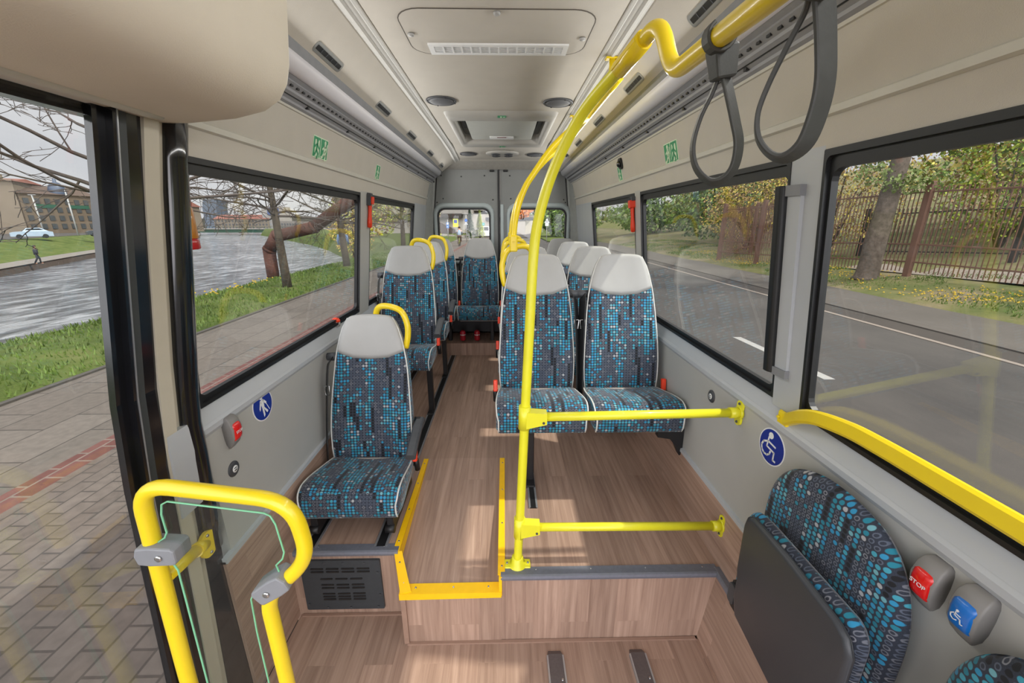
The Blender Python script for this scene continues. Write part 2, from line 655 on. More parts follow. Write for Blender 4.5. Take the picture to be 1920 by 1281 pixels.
# --- side walls: lower panel, sill, header, window posts
LTRIM = mat('lit_cornice_pale_trim', (192, 190, 180), .5, var=.02)
WIN = {-1: [(1.12, 2.515), (2.69, 4.0)], 1: [(-1.0, 1.055), (1.172, 2.44), (2.545, 3.78)]}
ZW0, ZW1 = -.545, .172
for s, nm, y0 in ((-1, 'wall_left', 1.10), (1, 'wall_right', -1.2)):
    w = bpy.data.objects.new(nm, None)
    COL.objects.link(w)
    struct(w)
    b = MB()
    b.xz([(xs(s, .895), -1.40), (xs(s, .895), -.618), (xs(s, .96), -.60), (xs(s, .96), -1.40)], y0, 4.7)
    part(b, 'lower_panel', GREYP, w)
    b = MB()
    b.xz([(xs(s, .893), -.635), (xs(s, .886), -.622), (xs(s, .886), -.606), (xs(s, .892), -.598), (xs(s, .8935), -.5965), (xs(s, .895), -.5935),
          (xs(s, .918), -.549), (xs(s, .97), -.542), (xs(s, .97), -.63)], y0, 4.7)
    part(b, 'sill', SILL, w)
    b = MB()
    yh = y0 if s > 0 else 1.03
    b.xz([(xs(s, .818), .172), (xs(s, .806), .25), (xs(s, .765), .41), (xs(s, .82), .44), (xs(s, .88), .17)], yh, 4.7)
    part(b, 'header_panel', BEIGE, w)
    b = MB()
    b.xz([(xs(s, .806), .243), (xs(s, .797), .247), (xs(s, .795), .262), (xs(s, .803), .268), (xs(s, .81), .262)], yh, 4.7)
    part(b, 'cornice', LTRIM, w)  # light caught on the ledge is put into a paler colour than the header
    ys = [y0] + [v for q in WIN[s] for v in q] + [4.7]
    if s < 0:
        pass
    prs = [(ys[k], ys[k + 1]) for k in range(0, len(ys), 2)]
    for a, c in prs:
        b = MB()
        b.prism([(a, ZW0 - .02), (c, ZW0 - .02), (c, ZW1 + .01), (a, ZW1 + .01)], lambda y, z: side(s, y, z, 0), lambda y, z: side(s, y, z, .022))
        part(b, 'window_post', SILL if (s > 0 and a < 2) or a > 3.7 else GREYP, w)

# --- windows
wn = 0
for s in (-1, 1):
    for (a, c) in WIN[s]:
        wn += 1
        A = rrect(a, c, ZW0, ZW1, .004)
        B = rrect(a + .018, c - .018, ZW0 + .030, ZW1 - .044, .03)
        C = rrect(a + .009, c - .009, ZW0 + .012, ZW1 - .016, .015)
        b = MB()
        b.ring(A, B, lambda y, z: side(s, y, z, .008), lambda y, z: side(s, y, z, .026))
        b.ring(A, C, lambda y, z: side(s, y, z, -.003), lambda y, z: side(s, y, z, .010))
        fr = struct(b.build('window_%d' % wn, BLACK))
        g = MB()
        g.prism(rrect(a + .01, c - .01, ZW0 + .01, ZW1 - .01, .02), lambda y, z: side(s, y, z, .016), lambda y, z: side(s, y, z, .020))
        part(g, 'pane', GLASS, fr)

# --- entrance door at the left: black frame and tall pane
b = MB()
zs = [-1.72, -1.3, -.9, -.545, -.2, .172, .25]


def vpost(mb, s, y0, y1, h0, h1, z0, z1, n=9):
    """upright profile beside the door, leaning slightly forward towards the floor"""
    R = []
    a0, a1 = y0, y1
    for k in range(n + 1):
        z = z0 + (z1 - z0) * k / n
        y0, y1 = a0 + .085 * (z - .25), a1 + .085 * (z - .25)
        R.append([side(s, y0, z, h0), side(s, y1, z, h0), side(s, y1, z, h1), side(s, y0, z, h1)])
    mb.loft(R, smooth=False)


d = MB()
vpost(d, -1, .925, .953, -.004, .012, -1.74, .25)
vpost(d, -1, .953, .966, -.020, .012, -1.74, .25)
vpost(d, -1, .996, 1.034, -.008, .03, -1.74, .25)
d.box((XC - .83, -.15, .235), (.03, 2.3, .05))
d.box((XC - .915, -.15, -1.73), (.05, 2.3, .05))
dr = struct(d.build('door_1', GLOSSK))
e = MB()
vpost(e, -1, .966, .996, -.010, .012, -1.74, .25)
part(e, 'grey_seal', mat('grey_rubber_seal', (58, 62, 64), .6), dr)
g = MB()
g.loft([[side(-1, -1.2, z, .004), side(-1, .93 + .085 * (z - .25), z, .004), side(-1, .93 + .085 * (z - .25), z, .008), side(-1, -1.2, z, .008)] for z in zs], smooth=False)
part(g, 'pane', GLASS, dr)
e = MB()
vpost(e, -1, .962, .965, -.0215, -.018, -1.7, .24)
part(e, 'bright_edge', ALU, dr)
# pillar and glossy guide behind the door
b = MB()
vpost(b, -1, 1.034, 1.076, -.012, .04, -1.72, .30)
vpost(b, -1, 1.076, 1.115, .004, .04, -1.72, .30)
pl = struct(b.build('trim_4', mat('cream_pillar', (186, 180, 164), .5, var=.02)))
b = MB()
vpost(b, -1, 1.040, 1.125, -.018, .02, -.80, -.555, 3)
part(b, 'lower_cap', SILL, pl)
b = MB()
R = []
for k in range(13):
    z = -.98 + 1.24 * k / 12
    x, y, _ = side(-1, 1.140 + .085 * (z - .25), z, .0)
    R.append([(x + .026 * math.cos(a), y + .036 * math.sin(a), z) for a in [2 * PI * i / 14 for i in range(14)]])
b.loft(R)
vpost(b, -1, 1.110, 1.178, .002, .05, -1.74, .25)
vpost(b, -1, 1.16, 1.28, .004, .065, -1.74, -1.09, 3)
struct(b.build('trim_5', GLOSSK))

# --- ceiling: middle panel, sloping side panels
ce = bpy.data.objects.new('ceiling', None)
COL.objects.link(ce)
struct(ce)


def roofz(y):
    return .682 if y < 3.95 else .682 - .042 * ((y - 3.95) / .68) ** 1.4


b = MB()
ysr = [-.6, 1, 2, 3, 3.95, 4.1, 4.25, 4.4, 4.52, 4.63]
HX0, HX1, HY0, HY1 = -.352, .322, 2.98, 3.86     # opening for the hatch
xsr = [xs(-1, .455), HX0, HX1, xs(1, .455)]
ysr = sorted(set(ysr + [HY0, HY1]))
V, F = [], []
for y in ysr:
    V += [(x, y, roofz(y)) for x in xsr] + [(x, y, roofz(y) + .03) for x in xsr]
for i in range(len(ysr) - 1):
    for k in range(3):
        if k == 1 and ysr[i] >= HY0 - 1e-6 and ysr[i + 1] <= HY1 + 1e-6:
            continue
        for o in (0, 4):
            F.append((i * 8 + o + k, i * 8 + o + k + 1, (i + 1) * 8 + o + k + 1, (i + 1) * 8 + o + k))
b.add(V, F)
part(b, 'roof_panel', BEIGE, ce, recalc=False)
for s in (-1, 1):
    b = MB()
    y0 = 1.1 if s < 0 else -.6
    n = 12
    R = []
    for k in range(n + 1):
        y = y0 + (4.66 - y0) * k / n
        q = roofz(y) - .682
        R.append([(xs(s, .50), y, .672 + q), (xs(s, .635), y, .553 + q * .5), (xs(s, .68), y, .575 + q * .5), (xs(s, .53), y, .71 + q)])
    b.loft(R, smooth=False)
    part(b, 'sloping_panel', BEIGE, ce)
# rear roof end
b = MB()
b.prism([(4.60, .645), (4.63, .638), (4.735, .562), (4.80, .562), (4.80, .70), (4.60, .70)], lambda y, z: (xs(-1, .70), y, z), lambda y, z: (xs(1, .70), y, z))
part(b, 'rear_header', mat('header_grey', (150, 147, 140), .7), ce)
b = MB()
b.prism([(4.60, .642), (4.64, .632), (4.66, .71), (4.60, .71)], lambda y, z: (xs(-1, .86), y, z), lambda y, z: (xs(1, .86), y, z))
part(b, 'rear_edge', BEIGE, ce)

# roof skin so that the sky does not leak in above the lining
b = MB()
b.xz([(xs(-1, .98), .42), (xs(-1, .93), .62), (xs(-1, .7), .80), (xs(1, .7), .80), (xs(1, .93), .62), (xs(1, .98), .42),
      (xs(1, .84), .42), (xs(1, .80), .60), (xs(1, .66), .76), (xs(-1, .66), .76), (xs(-1, .80), .60), (xs(-1, .84), .42)], -.7, 4.84)
struct(b.build('roof', GREYP))

# --- trim: aluminium strips, dark bands, slotted channels
tn = 5
for s in (-1, 1):
    y0 = 1.1 if s < 0 else -.6
    tn += 1
    b = MB()
    R = []
    n = 12
    pr = [(.440, .684), (.442, .676), (.452, .673), (.458, .678), (.474, .671), (.480, .663), (.490, .663), (.496, .669), (.506, .669), (.508, .69)]
    for k in range(n + 1):
        y = -.6 + (4.64 + .6) * k / n
        q = roofz(y) - .682
        R.append([(xs(s, h), y, z + q) for h, z in pr])
    b.loft(R, smooth=False)
    struct(b.build('trim_%d' % tn, mat('white_roof_strip', (190, 189, 184), .7, .0, var=.02)))
    tn += 1
    b = MB()
    b.xz([(xs(s, .632), .556), (xs(s, .641), .526), (xs(s, .68), .50), (xs(s, .72), .54), (xs(s, .67), .58)], y0, 4.62)
    dk = struct(b.build('trim_%d' % tn, DCHAN))
    tn += 1
    b = MB()
    b.xz([(xs(s, .678), .484), (xs(s, .698), .472), (xs(s, .697), .466), (xs(s, .717), .452), (xs(s, .719), .444), (xs(s, .745), .428), (xs(s, .747), .420),
          (xs(s, .760), .413), (xs(s, .768), .408), (xs(s, .80), .43), (xs(s, .74), .51)], y0, 4.64)
    ch = struct(b.build('trim_%d' % tn, CHAN))
    b = MB()
    y = y0 + .02
    while y < 4.55:
        b.box((xs(s, .7065), y, .4595), (.006, .016, .009))
        y += .043
    part(b, 'slots', BLACK, ch)
    b = MB()
    b.xz([(xs(s, .7275), .4405), (xs(s, .732), .4345), (xs(s, .738), .436), (xs(s, .733), .445)], y0, 4.62)
    for k in range(9):
        b.box((xs(s, .740), y0 + .25 + k * .42, .432), (.012, .014, .012))
    part(b, 'groove', BLACK, ch)
    b = MB()
    b.xz([(xs(s, .757), .416), (xs(s, .760), .407), (xs(s, .772), .405), (xs(s, .770), .415)], y0, 4.64)
    part(b, 'lip', LTRIM, ch)
    # frosted light tube
    b = MB()
    poly = [(xs(s, .686), .481), (xs(s, .670), .480), (xs(s, .656), .487), (xs(s, .646), .499), (xs(s, .641), .513), (xs(s, .640), .526), (xs(s, .67), .54), (xs(s, .70), .50)]
    b.xz(poly, y0, 4.60)
    o = b.build('strip_light', None, loc=(xs(s, .66), 2.8, .50))
    o.data.materials.append(TUBEL)
    tag(o, 'long frosted strip light along the ceiling edge on the %s side of the bus' % ('river' if s < 0 else 'road'), 'light', 'strip lights')
    for p in o.data.polygons:
        p.use_smooth = abs(p.normal.y) < .5

# --- rear wall with two doors
wr = bpy.data.objects.new('wall_rear', None)
COL.objects.link(wr)
struct(wr)
for s in (-1, 1):
    b = MB()
    x0, x1 = (xs(s, .774), xs(s, .94))
    R = []
    for k in range(9):
        z = -1.25 + k / 8 * 1.83
        lean = 0 if z < -.1 else (z + .1) * .10
        R.append([(xs(s, .776 - lean * .9), 4.80, z), (xs(s, .776 - lean * .9), 4.745, z), (xs(s, .80 - lean), 4.72, z), (xs(s, hw(z) - .002), 4.58, z), (xs(s, hw(z) + .05), 4.58, z), (xs(s, hw(z) + .05), 4.80, z)])
    b.loft(R, smooth=False)
    part(b, 'corner_pillar', mat('corner_pillar_grey', (150, 152, 148), .55), wr)
    b = MB()
    b.xz([(xs(s, .775), -1.2), (xs(s, .775), .0), (xs(s, .71), .545), (xs(s, .70), .545), (xs(s, .764), 0), (xs(s, .764), -1.2)], 4.738, 4.75)
    part(b, 'door_seal', BLACK, wr)
for k, (x0, x1, wx0, wx1) in enumerate(((-.80, -.053, -.752, -.156), (-.043, .744, .075, .712))):
    A = rrect(x0, x1, -1.2, .566, .012)
    B = rrect(wx0, wx1, -.42, .156, .08)
    b = MB()
    b.ring(A, B, lambda x, z: (x, 4.745, z), lambda x, z: (x, 4.80, z))
    door = struct(b.build('door_%d' % (k + 2), DOORP))
    O = rrect(wx0 - .045, wx1 + .045, -.46, .214, .11)
    b = MB()
    R0 = [[(x, 4.746, z) for x, z in O], [(x + (.006 if x < (wx0 + wx1) / 2 else -.006), 4.722, z - .006) for x, z in O],
          [(x * 1, 4.716, z) for x, z in rrect(wx0 - .012, wx1 + .012, -.43, .17, .09)], [(x, 4.75, z) for x, z in rrect(wx0 - .002, wx1 + .002, -.42, .158, .08)]]
    b.loft(R0, cap=False)
    part(b, 'window_moulding', DOORM, door)
    b = MB()
    b.ring(rrect(wx0 - .004, wx1 + .004, -.424, .16, .082), rrect(wx0 + .014, wx1 - .014, -.40, .142, .07), lambda x, z: (x, 4.742, z), lambda x, z: (x, 4.775, z))
    part(b, 'seal', BLACK, door)
    b = MB()
    b.prism(rrect(wx0, wx1, -.42, .156, .07), lambda x, z: (x, 4.772, z), lambda x, z: (x, 4.776, z))
    part(b, 'pane', GLASS, door)
    b = MB()
    for bx, bz in ((x0 + .11, .50), (x0 + .33, .49), (x1 - .16, .50), (x0 + .12, .26), (x1 - .07, .25), (x1 - .05 if k else x0 + .05, .22)):
        b.lathe([(.008, 0), (.006, -.006)], (bx, 4.744, bz), (0, 1, 0), 10)
    part(b, 'stud', BLACK, door)
    b = MB()
    b.box(((-.13, 0.02)[k], 4.735, .548), (.05, .03, .02), bev=.005)
    part(b, 'latch', BLACK, door)
    b = MB()
    b.box((-.056, 4.738, -.32), (.024, .018, 1.76), bev=.004) if k == 0 else b.box((-.022, 4.738, -.5), (.036, .014, 1.4), bev=.004)
    part(b, 'edge_strip', BLACK if k == 0 else DOORM, door)

# --- covered locker box at the upper left, above the door
b = MB()
pr = [(-.485, .672), (-.494, .50), (-.510, .36), (-.522, .318), (-.545, .284), (-.585, .260), (-.66, .243), (-.78, .232), (-.85, .232), (-.85, .672)]
R = []
for y, k in ((-1.2, 0), (1.05, 0), (1.09, .004), (1.112, .014), (1.12, .03)):
    c = Vector((-.68, 0, .5))
    R.append([(x + (c.x - x) * k, y, z + (c.z - z) * k) for x, z in pr])
b.loft(R)
bo = b.build('overhead_locker', BOXB, loc=(-.68, 0, .23))
tag(bo, 'big warm beige overhead cover box above the entrance door', 'locker')
b = MB()
b.tube([(-.787, -1.2, .232), (-.787, 1.0, .232), (-.787, 1.04, .236)], .009, 8)
part(b, 'ridge', LTRIM, bo)
# ------------------------------------------------------------------ passenger seats
CU = [(.0, .458, .405, .200), (.006, .486, .390, .209), (.022, .512, .384, .213), (.06, .526, .382, .215), (.12, .522, .386, .214),
      (.20, .506, .398, .212), (.29, .487, .40, .207), (.36, .474, .402, .198), (.41, .466, .41, .185)]
HB = [(0, .190), (.08, .197), (.2, .200), (.35, .196), (.5, .189), (.62, .182), (.72, .173), (.82, .158), (.90, .141), (.95, .127), (.985, .110), (1.0, .096)]
AX = Vector((0, .24, .9708))
NF = Vector((0, -.9708, .24))
B0 = Vector((0, .345, .452))
BL = .735


def itab(t, s):
    if s <= t[0][0]: return t[0][1]
    for (a, p), (b, q) in zip(t, t[1:]):
        if s <= b: return p + (q - p) * (s - a) / (b - a)
    return t[-1][1]


def bpt(x, s, d):
    return Vector((x, 0, 0)) + B0 + AX * (s * BL) + NF * d


KS = [(-1, -.014), (-.985, .002), (-.93, .010), (-.80, .014), (-.5, .004), (0, 0), (.5, .004), (.80, .014), (.93, .010), (.985, .002), (1, -.014)]


def bth(s):
    return .098 if s < .6 else .098 - .062 * ((s - .6) / .4) ** 1.5


def make_seat(key, label, handle=0, arm=0, belt=-1, buck=1, leg=0, bracket=0, drop=0.0, group='patterned passenger seats'):
    root = empty('passenger_seat', label, 'seat', group=group)
    dz = Vector((0, 0, -drop))

    def P(mb, name, m, uv=None, par=root):
        mb.v = [tuple(Vector(p) + dz) for p in mb.v]
        return mb.build(name, m, par, uvmode=uv)
    # cushion
    b = MB()
    R = []
    for y, zt, zb, h in CU:
        e = min(.02, (zt - zb) * .3)
        R.append([(x, y, z) for x, z in ((-h + .012, zb), (-h, zb + e), (-h, zt - e), (-h + .006, zt - .005), (-h * .88, zt), (-h * .6, zt - .004), (-h * .3, zt - .010), (0, zt - .012),
                                         (h * .3, zt - .010), (h * .6, zt - .004), (h * .88, zt), (h - .006, zt - .005), (h, zt - e), (h, zb + e), (h - .012, zb))])
    b.loft(R)
    cush = P(b, 'cushion', FAB, 'cush')
    b = MB()
    for s in (-1, 1):
        b = MB()
        pth = [(s * (h - .001), y, zt - .008) for y, zt, zb, h in CU[::-1][:-2]]
        pth += [(s * .209, .006, .480), (s * .203, -.002, .455), (s * .203, .0, .415), (s * .203, .014, .388)]
        b.tube(spline(pth, 2), .0036, 6)
        P(b, 'piping', PIPE, None, cush)
    # backrest
    b = MB()
    R = []
    NS = 16
    for i in range(NS + 1):
        s = .93 * i / NS
        h, th = itab(HB, s), bth(s)
        lum = .014 * math.sin(min(1, s / .62) * PI)
        edge = 1 if s > .03 else .5
        R.append([bpt(k * h, s, (d * edge + lum)) for k, d in KS] + [bpt(k * h, s, -th * q) for k, q in ((1, .6), (.95, .9), (.7, 1), (0, 1.02), (-.7, 1), (-.95, .9), (-1, .6))])
    b.loft(R)
    back = P(b, 'backrest', FAB, 'back')
    # leatherette head cover, its lower edge dips in the middle
    b = MB()
    R = []
    NW = 14
    pts = KS + [(1, None, .6), (.95, None, .9), (.7, None, 1), (0, None, 1.02), (-.7, None, 1), (-.95, None, .9), (-1, None, .6)]
    for w in range(NW + 1):
        t = w / NW
        ring = []
        for q in pts:
            k = q[0]
            sb = .705 + .055 * max(0, (abs(k) - .35) / .65) ** 1.2 if q[1] is not None else .76
            s = sb + (1 - sb) * (1 - (1 - t) ** 1.35)
            h, th = itab(HB, s) + .0015, bth(s) + .002
            tipf = 0 if t < .86 else (t - .86) / .14
            if q[1] is not None:
                d = q[1] * (1 - .4 * t) + .004 * (1 if w else 0.2) - .016 * tipf ** 2
            else:
                d = -th * q[2] * (1 - .25 * tipf ** 2)
            ring.append(bpt(k * h * (1 - .0 * tipf), s + .012 * (1 - abs(k) ** 2) * t, d))
        R.append(ring)
    b.loft(R)
    P(b, 'head_cover', VINYL)
    b = MB()
    for s in (-1, 1):
        b = MB()
        pth = [bpt(s * (itab(HB, q) + .001), q, .001 + .014 * math.sin(min(1, q / .62) * PI)) for q in [0.02 + .965 * i / 14 for i in range(15)]]
        b.tube(pth, .0036, 6)
        P(b, 'piping', PIPE, None, back)
    b = MB()
    R = []
    for s in (-.08, .02, .3, .6, .74, .80):
        h = itab(HB, s) * (.97 if s < .7 else .9)
        R.append([bpt(x, s, d) for x, d in ((-h, -.05), (-h, -.075), (-h * .8, -bth(s) - .02), (h * .8, -bth(s) - .02), (h, -.075), (h, -.05))])
    b.loft(R, smooth=False)
    P(b, 'back_shell', SHELL)
    # frame
    b = MB()
    b.box((0, .235, .376), (.385, .32, .028), bev=.004)
    b.box((0, .36, .42), (.36, .05, .10), bev=.004)
    P(b, 'frame', FRAME)
    if leg:
        lx = {'A': -.040, 'L': .168}.get(key, leg * .13)
        b = MB()
        b.box((lx, .20, .19), (.036, .05, .38), bev=.004)
        b.box((lx, .20, .008), (.045, .16, .016), bev=.003)
        P(b, 'leg', LEGB)
    if bracket:
        b = MB()
        b.prism([(.11, .375), (.235, .375), (.238, .24), (.225, .235), (.20, .29), (.17, .325), (.11, .335)], lambda x, z: (bracket * x, .05, z), lambda x, z: (bracket * x, .085, z))
        P(b, 'wall_bracket', LEGB)
    if drop:
        for x in (-.165, .165):
            b = MB()
            b.box((x, .2, .345), (.03, .36, .10), bev=.004)
            b.lathe([(.018, -.02), (.018, .02)], (x, .02, .32), (1, 0, 0), 12)
            P(b, 'seat_base', LEGB)
    # belt: retractor, webbing, tongue; buckle on the other side
    bs = belt
    b = MB()
    p = [bpt(bs * .205, .70, -.02), bpt(bs * .210, .66, .012), bpt(bs * .217, .45, .016), bpt(bs * .222, .2, .014), bpt(bs * .224, .03, .01), Vector((bs * .224, .34, .44))]
    b.tube(spline(p, 3), .01, flat=(.050, .004, (.35 * bs, -1, 0)))
    bl = P(b, 'seat_belt', BLACK)
    b = MB()
    b.lathe([(.0, -.03), (.02, -.028), (.022, 0), (.02, .028), (0, .03)], bpt(bs * .200, .72, -.03), (1, 0, 0), 12)
    P(b, 'retractor', DGREY, None, bl)
    b = MB()
    c = bpt(bs * .212, .50, .022)
    b.tube([c + Vector(q) for q in ((-.012, 0, .02), (.012, 0, .02), (.010, 0, -.028), (-.010, 0, -.028))], .003, 6, closed=True)
    P(b, 'tongue', CHROME, None, bl)
    b = MB()
    b.box((buck * .222, .315, .50), (.022, .026, .062), Matrix.Rotation(-.25, 3, 'X'), bev=.004)
    bk = P(b, 'buckle', ORANGE)
    b = MB()
    b.tube([(buck * .222, .325, .47), (buck * .222, .345, .40)], .014, 8)
    P(b, 'buckle_stalk', BLACK, None, bk)
    if arm:
        b = MB()
        pa = [Vector((arm * .238, .42, .640)), Vector((arm * .238, .36, .638)), Vector((arm * .24, .24, .615)), Vector((arm * .24, .16, .585))]
        b.tube(spline(pa, 4), .01, flat=(.046, .034, (0, -.2, 1)))
        ar = P(b, 'armrest', DGREY)
        b = MB()
        b.lathe([(.03, -.014), (.03, .014)], (arm * .225, .41, .63), (1, 0, 0), 14)
        P(b, 'armrest_hinge', BLACK, None, ar)
    if handle:
        hs = handle
        z1 = B0.z + BL * .9708
        b = MB()
        q = [Vector((hs * .015, .565, z1 - .03)), Vector((hs * .022, .56, z1 + .012)), Vector((hs * .05, .545, z1 + .042)), Vector((hs * .105, .535, z1 + .042)),
             Vector((hs * .158, .525, z1 + .018)), Vector((hs * .182, .52, z1 - .045)), Vector((hs * .182, .515, z1 - .105)), Vector((hs * .168, .51, z1 - .165))]
        b.tube(spline(q, 5), .0155, 10)
        P(b, 'grab_handle', YEL)
    return root


def ctree(o, par=None):
    c = o.copy()
    COL.objects.link(c)
    if par is not None:
        c.parent = par
    for ch in list(o.children):
        ctree(ch, c)
    return c


GR = 'patterned passenger seats'
sL1 = make_seat('L1', 'low single dotted seat with yellow handle, nearest the entrance steps', handle=1, arm=1, drop=.28)
sL1.location = (-.672, 1.435, ZP)
sL2 = make_seat('L', 'dotted window-side single seat right behind the low front seat', handle=1, arm=1, leg=1)
sL2.location = (-.705, 2.48, ZP)
sL3 = ctree(sL2)
sL3['label'] = 'dotted single seat on the river side, second behind the low seat'
sL3.location = (-.705, 3.20, ZP)
sA = make_seat('A', 'aisle seat of the front pair, behind the yellow pole', handle=-1, belt=1, buck=-1, leg=-1)
sA.location = (.172, 1.65, ZP)
sW = make_seat('W', 'road-side window seat of the front pair, with wall bracket', belt=-1, buck=1, bracket=1)
sW.location = (.628, 1.65, ZP)
for k, (y, ord_) in enumerate(((2.38, 'second'), (3.13, 'third'))):
    a = ctree(sA)
    a.location = (.172, y, ZP)
    a['label'] = 'aisle seat of the %s pair from the yellow pole' % ord_
    w = ctree(sW)
    w.location = (.628, y, ZP)
    w['label'] = 'road-side window seat of the %s pair from the yellow pole' % ord_
sR = make_seat('R', 'rear bench seat at the end of the aisle, full front in view', belt=-1, buck=1, leg=1)
sR.location = (-.262, 3.90, ZP)
for x, lb in ((-.705, 'rear bench seat in the corner on the river side'), (.18, 'rear bench seat behind the aisle seats of the pairs'), (.622, 'rear bench seat in the corner on the road side')):
    r = ctree(sR)
    r.location = (x, 3.90, ZP)
    r['label'] = lb

# ------------------------------------------------------------------ yellow tubes
TR = .0168


def flange(mb, c, ax, r=.036):
    mb.lathe([(r, 0), (r, .006), (.022, .009), (.022, .035), (.0175, .036)], c, ax, 18)


pole = empty('grab_pole', 'lemon yellow pole with two crossbars in front of the first pair of seats', 'grab pole', (.047, 1.29, ZP))
b = MB()
b.tube(spline([(.047, 1.29, -1.33), (.060, 1.295, -1.0), (.072, 1.30, -.66), (.085, 1.315, -.35), (.096, 1.33, -.104), (.112, 1.345, .013), (.144, 1.35, .126), (.181, 1.335, .216),
               (.22, 1.30, .289), (.251, 1.25, .331), (.281, 1.19, .361), (.301, 1.12, .378)], 6), TR, 16)
part(b, 'pole', LEMON, pole)
b = MB()
b.lathe([(.037, 0), (.037, .007), (.024, .010), (.023, .04), (.0175, .041)], (.047, 1.29, -1.33), (0, 0, 1), 20)
b.box((.047, 1.29, -1.326), (.104, .045, .008), bev=.003)
fl = part(b, 'base_flange', LEMON, pole)
for x in (-.042, .042, 0):
    b = MB()
    b.lathe([(.005, 0), (.004, .004)], (.047 + x, 1.29 - (.018 if x == 0 else .0), -1.322 + (.012 if x == 0 else 0)), (0, 0, 1), 8)
    part(b, 'bolt', CHROME, fl)
for (x0, z0, xw, zw, yw) in ((.070, -.672, .862, -.668, 1.31), (.054, -1.152, .862, -1.158, 1.295)):
    b = MB()
    b.tube([(x0, 1.297, z0), (xw, yw, zw)], TR * .97, 14)
    cb = part(b, 'crossbar', LEMON, pole)
    b = MB()
    b.tube([(x0 - .001, 1.297, z0 - .045), (x0 + .001, 1.297, z0 + .045)], .0215, 14)
    b.prism([(x0, z0 + .028), (x0 + .08, z0 + .021), (x0 + .08, z0 - .021), (x0, z0 - .04)], lambda x, z: (x, 1.277, z), lambda x, z: (x, 1.317, z))
    cl = part(b, 'clamp', LEMON, cb)
    b = MB()
    b.lathe([(.007, 0), (.020, -.004), (.020, -.04)], (xw - .0, yw, zw), (1, 0, 0), 16)
    b.lathe([(.024, 0), (.024, -.010)], (xw + .002, yw, zw), (1, 0, 0), 16)
    b.prism(rrect(-.017, .017, -.048, .048, .016), lambda y, z: (xw - .006, yw + y, zw + z), lambda y, z: (xw + .003, yw + y, zw + z))
    wf = part(b, 'wall_flange', LEMON, cb)
    for q in (-.036, .036):
        b = MB()
        b.lathe([(.0055, 0), (.004, -.004)], (xw - .006, yw, zw + q), (1, 0, 0), 8)
        part(b, 'screw', DGREY, cb)
    b = MB()
    b.lathe([(.005, 0), (.004, -.004)], (x0 + .068, 1.277, z0 - .014), (0, 1, 0), 8)
    part(b, 'screw', DGREY, cb)

# overhead rail with a jog, joined by a sleeve
ov = empty('overhead_rail', 'thick yellow overhead rail with a downward jog, carrying the hanging straps', 'handrail', (.34, .6, .27))
b = MB()
b.tube(rpoly([(.301, 1.122, .3775), (.330, .985, .408), (.355, .955, .300), (.355, .76, .2935), (.338, .60, .273), (.326, .2, .262), (.32, -.5, .26)], {1: .045, 2: .05, 5: .1, 3: .1, 4: .1}, 8), TR * 1.02, 16)
part(b, 'rail', YEL, ov)
b = MB()
b.tube([(.293, 1.152, .3705), (.3165, 1.043, .3945)], .0215, 16)
b.prism([(-.0225, -.004), (.0225, -.004), (.0225, .004), (-.0225, .004)], lambda u, v: (.293 + u, 1.150, .3705 + v), lambda u, v: (.3165 + u, 1.045, .3945 + v))
part(b, 'sleeve', YEL, ov)

# ceiling rail and the two curved stanchions that end at seat handles
cr = empty('ceiling_rail', 'yellow ceiling rail on brackets with curved drops to the aisle seat handles', 'handrail', (.45, 2.5, .55))
b = MB()
b.tube(spline([(.462, 1.80, .552), (.462, 2.4, .552), (.462, 3.0, .552), (.462, 3.9, .545)], 4), .0155, 12)
part(b, 'rail', YEL, cr)
for y in (1.93, 2.88, 3.82):
    b = MB()
    b.tube([(.462, y, .552), (.462, y + .01, .664)], .0145, 12)
    b.box((.462, y + .01, .664), (.062, .036, .008), bev=.003)
    b.lathe([(.006, 0), (.004, -.006)], (.478, y - .002, .66), (0, 0, 1), 8)
    part(b, 'bracket', YEL, cr)
for dy in (0.0, .735):
    b = MB()
    b.tube(spline([(.050, 2.185 + dy, -.10), (.051, 2.20 + dy, -.06), (.061, 2.22 + dy, .022), (.082, 2.25 + dy, .104), (.118, 2.28 + dy, .189), (.163, 2.30 + dy, .256), (.216, 2.32 + dy, .331),
                   (.264, 2.33 + dy, .390), (.330, 2.34 + dy, .452), (.40, 2.36 + dy, .508), (.455, 2.40 + dy, .548)], 5), .0165, 12)
    st = part(b, 'stanchion', YEL, cr)
    b = MB()
    b.box((.050, 2.178 + dy, -.105), (.042, .044, .085), bev=.006)
    b.lathe([(.005, 0), (.004, -.004)], (.050, 2.155 + dy, -.095), (0, 1, 0), 8)
    part(b, 'handle_clamp', YEL, st)

# hanging straps
def strap(label, path, wrap, clip, clipR, up, w, group='hanging straps'):
    r = empty('hanging_strap', label, 'strap', clip, group)
    b = MB()
    b.tube(spline(path, 6), .01, flat=(w, .0062, up))
    part(b, 'loop', STRAP, r)
    b = MB()
    cw = sum((Vector(q) for q in wrap), Vector()) / len(wrap)
    b.tube(wrap, .01, flat=(w, .006, tuple(Vector(wrap[0]) - cw)), closed=False)
    part(b, 'rail_wrap', STRAP, r)
    b = MB()
    b.loft([[(x * k, y * k2, z) for x, y in ((-.026, -.020), (.026, -.020), (.026, .020), (-.026, .020))] for z, k, k2 in ((-.030, .62, .62), (-.026, .70, .70), (.016, .84, .84), (.021, .76, .76))], smooth=False)
    b.v = [tuple(clipR @ Vector(p) + Vector(clip)) for p in b.v]
    part(b, 'clip', STRAP, r, bevel=.004)
    return r


RX = Matrix.Rotation(.25, 3, 'Z')


